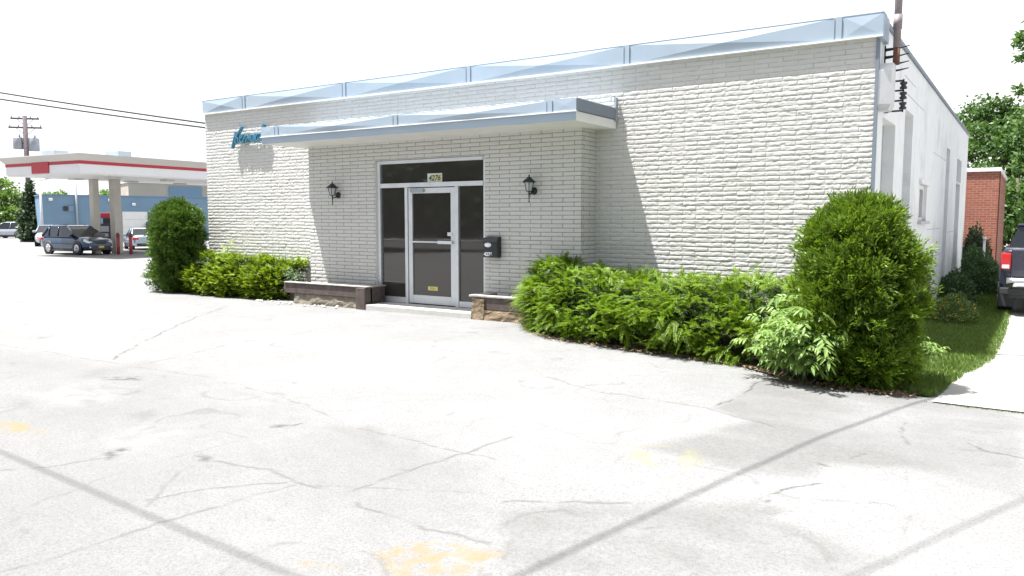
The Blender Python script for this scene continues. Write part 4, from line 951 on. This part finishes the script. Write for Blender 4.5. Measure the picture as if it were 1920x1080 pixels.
B().box(-2.7, 2.6, -.8, .8, .38, .56).box(-2.80, -2.70, -.95, .95, .46, .60, .02).box(-2.3, -2.28, -.98, -.7, .16, .62).box(-2.3, -2.28, .7, .98, .16, .62).build('underframe', M['dark_grey'], pk)
B().box(-3.03, -3.015, -.15, .15, .66, .80).build('number_plate', M['plate_w'], pk)
for xw in (-1.75, 1.85):
    for s in (1, -1): wheel(pk, xw, s*.86, .40, .28)
hb = B()
for s in (1, -1): hb.box(2.82, 2.92, *sorted((s*.55, s*.88)), .85, 1.05, .03)
hb.build('headlights', M['lens'], pk)
car('parked_car', 'dark grey car in the shade beyond the pickup truck', (2.6, 31.0, -.4), PI/2-.2, M['p_black'], 'suv', 4.5, 1.85, 1.7, .36, 'plate_w', PG)

# ================================================================== FILLING STATION
gs = empty('station_canopy', 'beige and white filling station canopy with red stripe and flared top edge on beige columns', 'canopy', (-39.0, 10.4, -.45))
gs_rz = math.radians(4); gs.rotation_euler = (0, 0, gs_rz)
def grect(x0, x1, y0, y1, z): return [(x0, y0, z), (x1, y0, z), (x1, y1, z), (x0, y1, z)]
gw, gd = 6.75, 17.0; zb, zt_ = 4.42, 5.38
def band(b, z0, z1, k0, k1): b.loft([grect(-gw-k0, k0, -k0, gd+k0, z0), grect(-gw-k1, k1, -k1, gd+k1, z1)])
b = B(); band(b, zb, zb+.455, .0, .0); b.build('fascia', M['canopy_white'], gs)
b = B(); band(b, zb+.457, zb+.62, .02, .02); b.build('red_stripe', M['red_paint'], gs)
b = B(); band(b, zb+.622, zb+.93, .03, .30); band(b, zb+.932, zb+.975, .31, .31); b.build('cornice', M['canopy_beige'], gs)
B().box(-gw+.05, -.05, .05, gd-.05, zb-.05, zb-.004).build('ceiling', M['white_trim'], gs)
B().box(-4.2, -2.65, -.06, .0-.002, zb+.04, zb+.63, .01).build('logo_panel', M['red_paint'], gs)
lp = B()
for yy in (3, 6.5, 10, 13.5):
    for xx in (-5.2, -1.8): lp.box(xx-.3, xx+.3, yy-.3, yy+.3, zb-.13, zb-.055)
lp.build('canopy_lights', M['canopy_beige'], gs)
inv = gs.matrix_basis if False else Matrix.Translation((-39.0, 10.4, -.45)) @ Matrix.Rotation(gs_rz, 4, 'Z')
for (px, dp, cw) in ((220.5, 47.0, .235), (181.5, 46.6, .195)):
    x, y = at(px, dp); q = inv.inverted() @ Vector((x, y, 0))
    B().box(q.x-cw, q.x+cw, q.y-cw, q.y+cw, -.1, zb-.055, .02).build('column', M['column'], gs)
for (px, dp) in ((113, 43.5), (230, 44)):
    x, y = at(px, dp); q = inv.inverted() @ Vector((x, y, 0))
    if q.x > -gw+.8: B().box(q.x-.6, q.x+.6, q.y-.4, q.y+.4, zb+.8, zb+1.35, .03).build('roof_unit', M['fascia'], gs)
# fuel pump
fx, fy, fz = put(203.5, 49.5)
fp = empty('fuel_pump', 'dark fuel pump with red top and small white price sign beside the beige column', 'fuel pump', (fx, fy, fz), HEAD(1, 0))
B().box(-.42, .42, -.28, .28, 0, 1.75, .03).build('pump_body', M['dark_grey'], fp)
B().box(-.24, .46, -.30, .30, 2.1, 2.42, .02).build('pump_top', M['red_paint'], fp)
B().box(-.62, -.245, -.31, .30, 2.08, 2.40, .02).build('price_sign', M['white_plate'], fp)
b = B(); b.box(-.12, .38, -.26, .26, 1.752, 2.098); b.build('pump_head', M['black_plastic'], fp)
b = B(); b.box(-.25, .25, -.30, -.282, 1.25, 1.6); b.box(-.2, .2, -.297, -.282, .95, 1.15); b.build('pump_screen', M['alu_dull'], fp)
b = B(); b.tube([(.44, -.1, 1.4), (.55, -.2, 1.0), (.6, -.2, .5), (.5, -.1, .35), (.46, 0, 1.2)], .025, 6); b.build('hose', M['rubber_wire'], fp)
for px, lb in ((222.5, 'red steel bollard directly in front of the beige canopy column'), (246, 'red steel bollard standing before the silver blue sedan')):
    x, y, z = put(px, 45.6); bo = empty('bollard', lb, 'bollard', (x, y, z), 0, 'red bollards by the fuel pump')
    B().tube([(0, 0, -.1), (0, 0, 1.05)], .095, 14).build('post', M['bollard_red'], bo)
    B().lathe([(.10, 1.05), (.105, 1.12), (.085, 1.2), (.04, 1.25), (.01, 1.26)], (0, 0, 0), 14).build('dome_cap', M['rust'], bo)
x, y = at(262, 45.5)
tag(B().box(x-3.5, x+2.6, y+.6, y+1.9, gz(x, y)-.1, gz(x, y)+.13, .03).build('pump_island', M['step']), 'low pale concrete island under the fuel pump and bollards', 'kerb')

# blue workshop with beige upper block behind
bb = empty('blue_building', 'long flat roofed dusty blue building with white garage door behind the filling station', 'building', (*at(82, 66), -.5), math.radians(-20))
B().box(-5, 0, 0, 34, -.4, 4.06).build('wall', M['blue_paint'], bb)
B().box(-5.1, .08, -.08, 34, 4.062, 4.14).build('parapet_cap', M['blue_paint'], bb)
gy0 = 6.15
gdr = B().box(.004, .05, gy0, gy0+2.05, -.3, 2.72).build('garage_door', M['garage'], bb)
for k in range(1, 4): B().box(.052, .06, gy0+.02, gy0+2.03, k*.68-.02, k*.68+.01).build('panel_joint', M['canopy_beige'], gdr)
for yy, zz in ((.7, 3.6), (7.1, 3.25), (5.2, 3.6)): B().box(.004, .25, yy-.14, yy+.14, zz, zz+.22, .03).build('flood_light', M['white_trim'], bb)
B().box(.004, .12, 1.6, 1.95, 2.75, 3.15, .03).build('wall_vent', M['dark_grey'], bb); B().box(.004, .10, 1.98, 2.4, 2.7, 3.2, .03).build('wall_sign', M['blue_paint'], bb)
B().tube([(.15, 2.6, -.3), (.15, 2.6, 5.2)], .09, 8).build('downpipe', M['alu_dull'], bb)
B().box(.004, .35, 1.75, 2.1, 1.0, 1.5, .03).build('meter_box', M['dark_grey'], bb)
B().box(.004, .12, 1.0, 1.9, .55, .7, .02).build('wall_lamp', M['white_trim'], bb)
be = empty('beige_building', 'beige upper block with grey rooftop unit rising behind the blue building', 'building', (*at(246, 83), -.5), math.radians(-20))
B().box(-10, 0, 0, 34, -.3, 5.85).build('wall', M['beige'], be)
B().box(-10.1, .1, -.1, 34.1, 5.852, 5.98).build('roof_edge', M['canopy_beige'], be)
for k in range(3): B().lathe([(.2, 0), (.22, .35), (.05, .42)], (-.8, 4+k*4.4, 5.98), 10).build('roof_vent', M['steel'], be)
B().box(.004, .14, 4.0, 7.4, 4.45, 5.55, .02).build('blue_panel', M['blue_paint'], be)
B().box(.004, .2, 9.6, 10.0, 4.9, 5.3, .03).build('flood_light', M['white_trim'], be)
# red brick building behind, right
rbk = empty('red_brick_building', 'red brick building with white coping behind the white side wall', 'building', (-.4, 18.55, -.5))
B().box(-2.0, 1.24, 0, 7.5, -.2, 3.66).build('wall', M['red_brick'], rbk)
B().box(-2.05, 1.29, -.05, 7.55, 3.662, 3.78, .01).build('coping', M['white_trim'], rbk)
B().box(1.242, 1.27, .05, .20, -.2, 3.66).build('downpipe', M['rust'], rbk)

# ================================================================== POLES AND WIRES
def upole(label, loc, H, arms, cans=(), rz=0., r=(.17, .11)):
    e = empty('utility_pole', label, 'utility pole', loc, rz)
    B().tube([(0, 0, -.5), (0, 0, H)], list(r), 12).build('pole', M['pole_wood'], e)
    for z, L in arms:
        a = B().box(-L/2, L/2, -.06, .06, z-.07, z+.07); a.tube([(-L*.3, .08, z), (0, .14, z-.7)], .025, 5); a.tube([(L*.3, .08, z), (0, .14, z-.7)], .025, 5); ar = a.build('crossarm', M['pole_wood'], e)
        for k in (-.46, -.2, .2, .46): B().lathe([(.03, 0), (.06, .04), (.04, .1), (.07, .14), (.02, .2)], (k*L, 0, z+.07), 8).build('insulator', M['steel'], ar)
    for (x, z, rr, hh, m) in cans:
        c = B().lathe([(rr*.9, -hh/2), (rr, -hh/2+.05), (rr, hh/2-.08), (rr*.85, hh/2)], (x, .1, z), 16); c.tube([(x*.3, .05, z), (x, .05, z)], .06, 6)
        cn = c.build('transformer', M[m], e)
        B().lathe([(.07, hh/2-.02), (.09, hh/2+.08), (.05, hh/2+.25), (.03, hh/2+.3)], (x+.12, .1, z), 8).build('bushing', M['steel'], cn)
    return e
x, y, z = put(60, 72)
upole('tall utility pole with two crossarms and two transformers beyond the filling station', (x, y, z), 11.3, ((11.05, 2.3), (10.25, 2.7)), ((-.66, 8.85, .42, 1.05, 'steel'), (.60, 8.75, .46, 1.15, 'steel')), HEAD(1, .25), (.24, .19))
x, y, z = put(82, 62); lpz = empty('light_pole', 'thin white lamp pole at the left end of the blue building', 'lamp post', (x, y, z))
B().tube([(0, 0, -.2), (0, 0, 5.0)], [.10, .07], 10).build('pole', M['pale_steel'], lpz)
B().tube([(0, 0, 4.95), (.3, .1, 5.1), (.8, .2, 5.15)], .05, 8).build('lamp_arm', M['pale_steel'], lpz); B().box(.6, 1.1, .08, .32, 5.12, 5.24, .03).build('lamp_head', M['steel'], lpz)
def cable(label, a, b_, sag, r, n=26):
    a, b_ = Vector(a), Vector(b_)
    P = [a.lerp(b_, i/n)-Vector((0, 0, sag*4*(i/n)*(1-i/n))) for i in range(n+1)]
    return tag(B().tube(P, r, 6).build('power_cable', M['rubber_wire']), label, 'cable', 'overhead wires')
upole('street pole carrying the overhead cables over the left part of the lot', (-33., -9.05, gz(-33, -9.05)), 9.6, ((9.2, 2.4),), (), PI/2)
upole('street pole carrying the overhead cables over the right side of the lot', (18., -11.8, gz(18, -11.8)), 9.2, ((8.8, 2.4),), (), PI/2)
cable('thick telephone cable bundle over the lot throwing the wide shadow at the lower left', (-33, -8.75, 8.2), (18, -11.5, 7.9), .35, .011)
cable('service wire from the mast at the roof corner throwing the long diagonal shadow', (.165, .34, 7.0), (-2.47, -10.4, 7.72), .55, .013)
cable('thin service wire crossing the right of the lot throwing the faint corner shadow', (-1.68, -10.44, 7.72), (6.7, 9.5, 6.6), .4, .009)
wl = put(-330, 36)
upole('street pole left of the filling station holding the wires across the sky', wl, 10.2, ((9.4, 2.2),), (), .6)
p1 = (wl[0], wl[1], 8.95); q1 = at(470, 26)
cable('upper of the two dark wires crossing the sky above the filling station', (wl[0], wl[1], 8.75), (q1[0], q1[1], 4.55), .12, .032)
cable('lower of the two dark wires crossing the sky above the filling station', (wl[0], wl[1], 8.38), (q1[0], q1[1], 4.42), .12, .032)
tag(B().tube([(q1[0], q1[1], 3.9), (q1[0], q1[1], 4.62)], .03, 8).build('wire_bracket', M['steel']), 'short steel wire bracket on the flat roof behind the parapet', 'bracket')

# ================================================================== TREES
def tree(name, label, loc, H, blobs, n, leafm, L=.3, trunk_r=.25, group=None, gap=.42, trunk_to=None):
    """blobs: (x, y, z, rx, ry, rz) clumps relative to the trunk foot"""
    e = empty(name, label, 'tree', loc, 0, group)
    vol = np.array([b[3]*b[4]*b[5] for b in blobs])**.75; cnt = (n*vol/vol.sum()).astype(int)
    V = []
    for (bx, by, bz, rx, ry, rz_), k in zip(blobs, cnt):
        sub = max(6, k//60); o = rdir(sub); rr = (.45+.6*RNG.random((sub, 1)))
        cc = np.array([bx, by, bz])+o*rr*np.array([rx, ry, rz_])
        idx = RNG.integers(0, sub, k); c = cc[idx]+RNG.normal(size=(k, 3))*np.array([rx, ry, rz_])*.17
        out = o[idx]
        V.append(leaves(c, out*.6+RNG.normal(size=(k, 3))*.8-np.array([0, 0, .35]), out*.5+np.array([0, 0, .7])+RNG.normal(size=(k, 3))*.55, L*(.6+.8*RNG.random(k)), L*.6*(.7+.6*RNG.random(k)), .12))
    leaf_object('crown', V, leafm, e)
    b = B(); top = trunk_to or H*.7
    b.tube([(0, 0, -.5), (trunk_r*.3, 0, top*.4), (0, trunk_r*.3, top)], [trunk_r*1.2, trunk_r*.85, trunk_r*.35], 10)
    for (bx, by, bz, rx, ry, rz_) in blobs:
        z0 = min(top*.9, max(.5, bz*.55)); b.tube([(0, 0, z0), (bx*.55, by*.55, z0+(bz-z0)*.6), (bx, by, bz), (bx+rx*.4, by, bz+rz_*.5)], [trunk_r*.5, trunk_r*.3, trunk_r*.16, .02], 6)
    b.build('trunk', M['bark'], e); return e
def blobs(n, R, z0, z1, r0, r1, sq=1.):
    out = []
    for i in range(n):
        a = i*2.4+RNG.random(); q = math.sqrt((i+.5)/n)*R; zz = z0+(z1-z0)*(RNG.random()*.65+.35*(1-q/R)); r = RNG.uniform(r0, r1)
        out.append((q*math.cos(a), q*math.sin(a), zz, r*1.2, r*1.2, r*.8*sq))
    return out
TG = 'trees behind the buildings'
tree('broad_tree', 'big dark green tree rising behind the red brick building', put(1862, 52), 11, blobs(14, 4.0, 3.6, 10.2, 1.1, 1.8), 15000, M['tree_leaf'], .30, .34, TG)
tree('broad_tree', 'broad tree at the right edge filling the gap above the pickup truck', put(1955, 46), 9, blobs(14, 4.0, 2.4, 8.2, 1.1, 1.8), 16000, M['tree_leaf'], .28, .30, TG)
tree('broad_tree', 'lower bushy tree between the red brick building and the pickup truck', put(1900, 42), 6, blobs(11, 2.6, .9, 4.2, .9, 1.5), 11000, M['tree_leaf'], .26, .2, TG)
tree('broad_tree', 'tall tree with high branches entering at the upper right edge', put(1988, 30), 12, [(-.4, 0, 9.6, 1.2, 1.2, 1.1), (-1.15, .3, 8.6, .8, .9, .8), (.8, 0, 10.5, 1.5, 1.4, 1.2), (-.9, .2, 6.9, .75, .8, .6), (-.95, 0, 5.4, .7, .8, .6), (1.5, .4, 7.0, 1.6, 1.4, 1.3), (.6, .5, 5.2, 1.2, 1.2, 1.0), (-1.0, .4, 4.3, .8, .9, .6)], 9000, M['tree_leaf'], .22, .28, TG)
tree('bright_tree', 'bright yellow green tree at the far left edge behind the parked crossovers', put(6, 92), 7.2, blobs(11, 3.0, 1.6, 6.3, 1.2, 1.9), 8000, M['tree_leaf_light'], .42, .25, TG)
tree('bright_tree', 'small light green tree just left of the ivy covered pole', put(40, 90), 4.2, blobs(7, 1.7, 1.0, 3.6, .9, 1.3), 4500, M['tree_leaf_light'], .36, .18, TG)
tree('ivy_tree', 'dark narrow tree like ivy mass climbing the foot of the utility pole', put(62, 70), 5.2, [(0, 0, 1.0, 1.3, 1.1, 1.1), (.1, 0, 2.1, 1.15, 1.0, 1.0), (-.05, 0, 3.2, .8, .7, .9), (.0, 0, 4.2, .5, .5, .75), (-.1, 0, 4.9, .25, .25, .5), (.9, 0, 1.2, .8, .8, .9)], 8500, M['conifer_leaf'], .30, .3, TG)
for px, dp, h, lb in ((112, 120, 7.2, 'pale distant tree showing over the left part of the blue roof'), (222, 125, 7.6, 'pale distant tree seen between the beige canopy columns'), (168, 135, 6.2, 'low distant tree under the middle of the station canopy')):
    tree('distant_tree', lb, put(px, dp), h, blobs(7, 2.6, h*.45, h*.86, 1.1, 1.7), 3500, M['tree_leaf_light'], .42, .22, TG)
# wood and street across from the building: what the dark glass mirrors
bm_ = []
k = 26000; xx = RNG.uniform(-75, 40, k); yy = -46+RNG.normal(size=k)*2.5; hh = 5+5.*fbm(xx*.12, yy*0+.5, 5, 3); zz = RNG.random(k)*hh
bm_.append(leaves(np.stack([xx, yy, zz-.2], 1), RNG.normal(size=(k, 3)), RNG.normal(size=(k, 3))+np.array([0, .6, .4]), .8+.8*RNG.random(k), .6+.5*RNG.random(k)))
tag(leaf_object('far_wood', bm_, M['conifer_leaf']), 'dark belt of trees along the other side of the street', 'trees', kind='stuff')
t = NT('street_asphalt'); nz = t.noise(40, 5); t.principled(t.mix(t.ramp(nz, .3, .7), (.10, .10, .10), (.15, .15, .148)), .9); M['street'] = t.m
rv = B().box(-200, 60, -32, -22, -.02, .03); tag(rv.build('street', M['street']), kind='structure')
tag(B().box(-200, 60, -34, -32.02, -.02, .14, .02).build('pavement', M['step']), kind='structure')

# ================================================================== LIGHT, SKY, CAMERA
sun_dir = Vector((.29, SUNK, -1)).normalized()          # direction the light travels
sd = bpy.data.lights.new('sun', 'SUN'); sd.energy = SUN_E; sd.angle = math.radians(.53); sd.color = (1, .98, .945)
so = bpy.data.objects.new('sun', sd); COL.objects.link(so); so.rotation_euler = sun_dir.to_track_quat('-Z', 'Y').to_euler(); so.location = (-8, -6, 25)
wd = bpy.data.worlds.new('World'); scene.world = wd; wd.use_nodes = True
wt = wd.node_tree; wt.nodes.clear(); wo = wt.nodes.new('ShaderNodeOutputWorld'); bg = wt.nodes.new('ShaderNodeBackground'); sk = wt.nodes.new('ShaderNodeTexSky')
sk.sky_type = 'NISHITA'; sk.sun_disc = False; tosun = -sun_dir
sk.sun_elevation = math.asin(tosun.z); sk.sun_rotation = math.atan2(tosun.x, tosun.y)
sk.air_density = 1.0; sk.dust_density = 3.5; sk.ozone_density = 1.0; sk.altitude = 100
bg.inputs['Strength'].default_value = SKY_E
hs = wt.nodes.new('ShaderNodeHueSaturation'); hs.inputs['Saturation'].default_value = .45; wt.links.new(sk.outputs[0], hs.inputs['Color'])
# bright cloud bank over the far side of the sky, thin elsewhere
tc = wt.nodes.new('ShaderNodeTexCoord'); sx = wt.nodes.new('ShaderNodeSeparateXYZ'); wt.links.new(tc.outputs['Generated'], sx.inputs[0])
cn = wt.nodes.new('ShaderNodeTexNoise'); cn.inputs['Scale'].default_value = 2.2; cn.inputs['Detail'].default_value = 6; wt.links.new(tc.outputs['Generated'], cn.inputs['Vector'])
ma = wt.nodes.new('ShaderNodeMath'); ma.operation = 'MULTIPLY_ADD'; wt.links.new(cn.outputs['Fac'], ma.inputs[0]); ma.inputs[1].default_value = 1.1; wt.links.new(sx.outputs['Y'], ma.inputs[2])
mr_ = wt.nodes.new('ShaderNodeMapRange'); wt.links.new(ma.outputs[0], mr_.inputs[0]); mr_.inputs[1].default_value = .45; mr_.inputs[2].default_value = .95; mr_.inputs[4].default_value = .94
cm = wt.nodes.new('ShaderNodeMix'); cm.data_type = 'RGBA'; wt.links.new(mr_.outputs[0], cm.inputs[0]); wt.links.new(hs.outputs[0], cm.inputs[6]); cm.inputs[7].default_value = (6.6, 6.7, 6.8, 1)
wt.links.new(cm.outputs[2], bg.inputs[0]); wt.links.new(bg.outputs[0], wo.inputs[0])
cam = bpy.data.cameras.new('camera'); co = bpy.data.objects.new('camera', cam); COL.objects.link(co)
yaw, pitch, roll, f = .582595, -.088258, -.000837, 1471.02
cam.sensor_width = 36; cam.lens = 36*f/1920; cam.clip_end = 2000; cam.clip_start = .05
co.location = (1.7476, -11.2450, 1.6392)
co.matrix_world = Matrix.Translation(co.location) @ Matrix.Rotation(yaw, 4, 'Z') @ Matrix.Rotation(PI/2+pitch, 4, 'X') @ Matrix.Rotation(-roll, 4, 'Z')
scene.camera = co
scene.view_settings.view_transform = 'Standard'; scene.view_settings.look = 'None'; scene.view_settings.exposure = EXPO; scene.view_settings.gamma = 1
scene.cycles.max_bounces = 8; scene.cycles.diffuse_bounces = 4; scene.cycles.transmission_bounces = 6
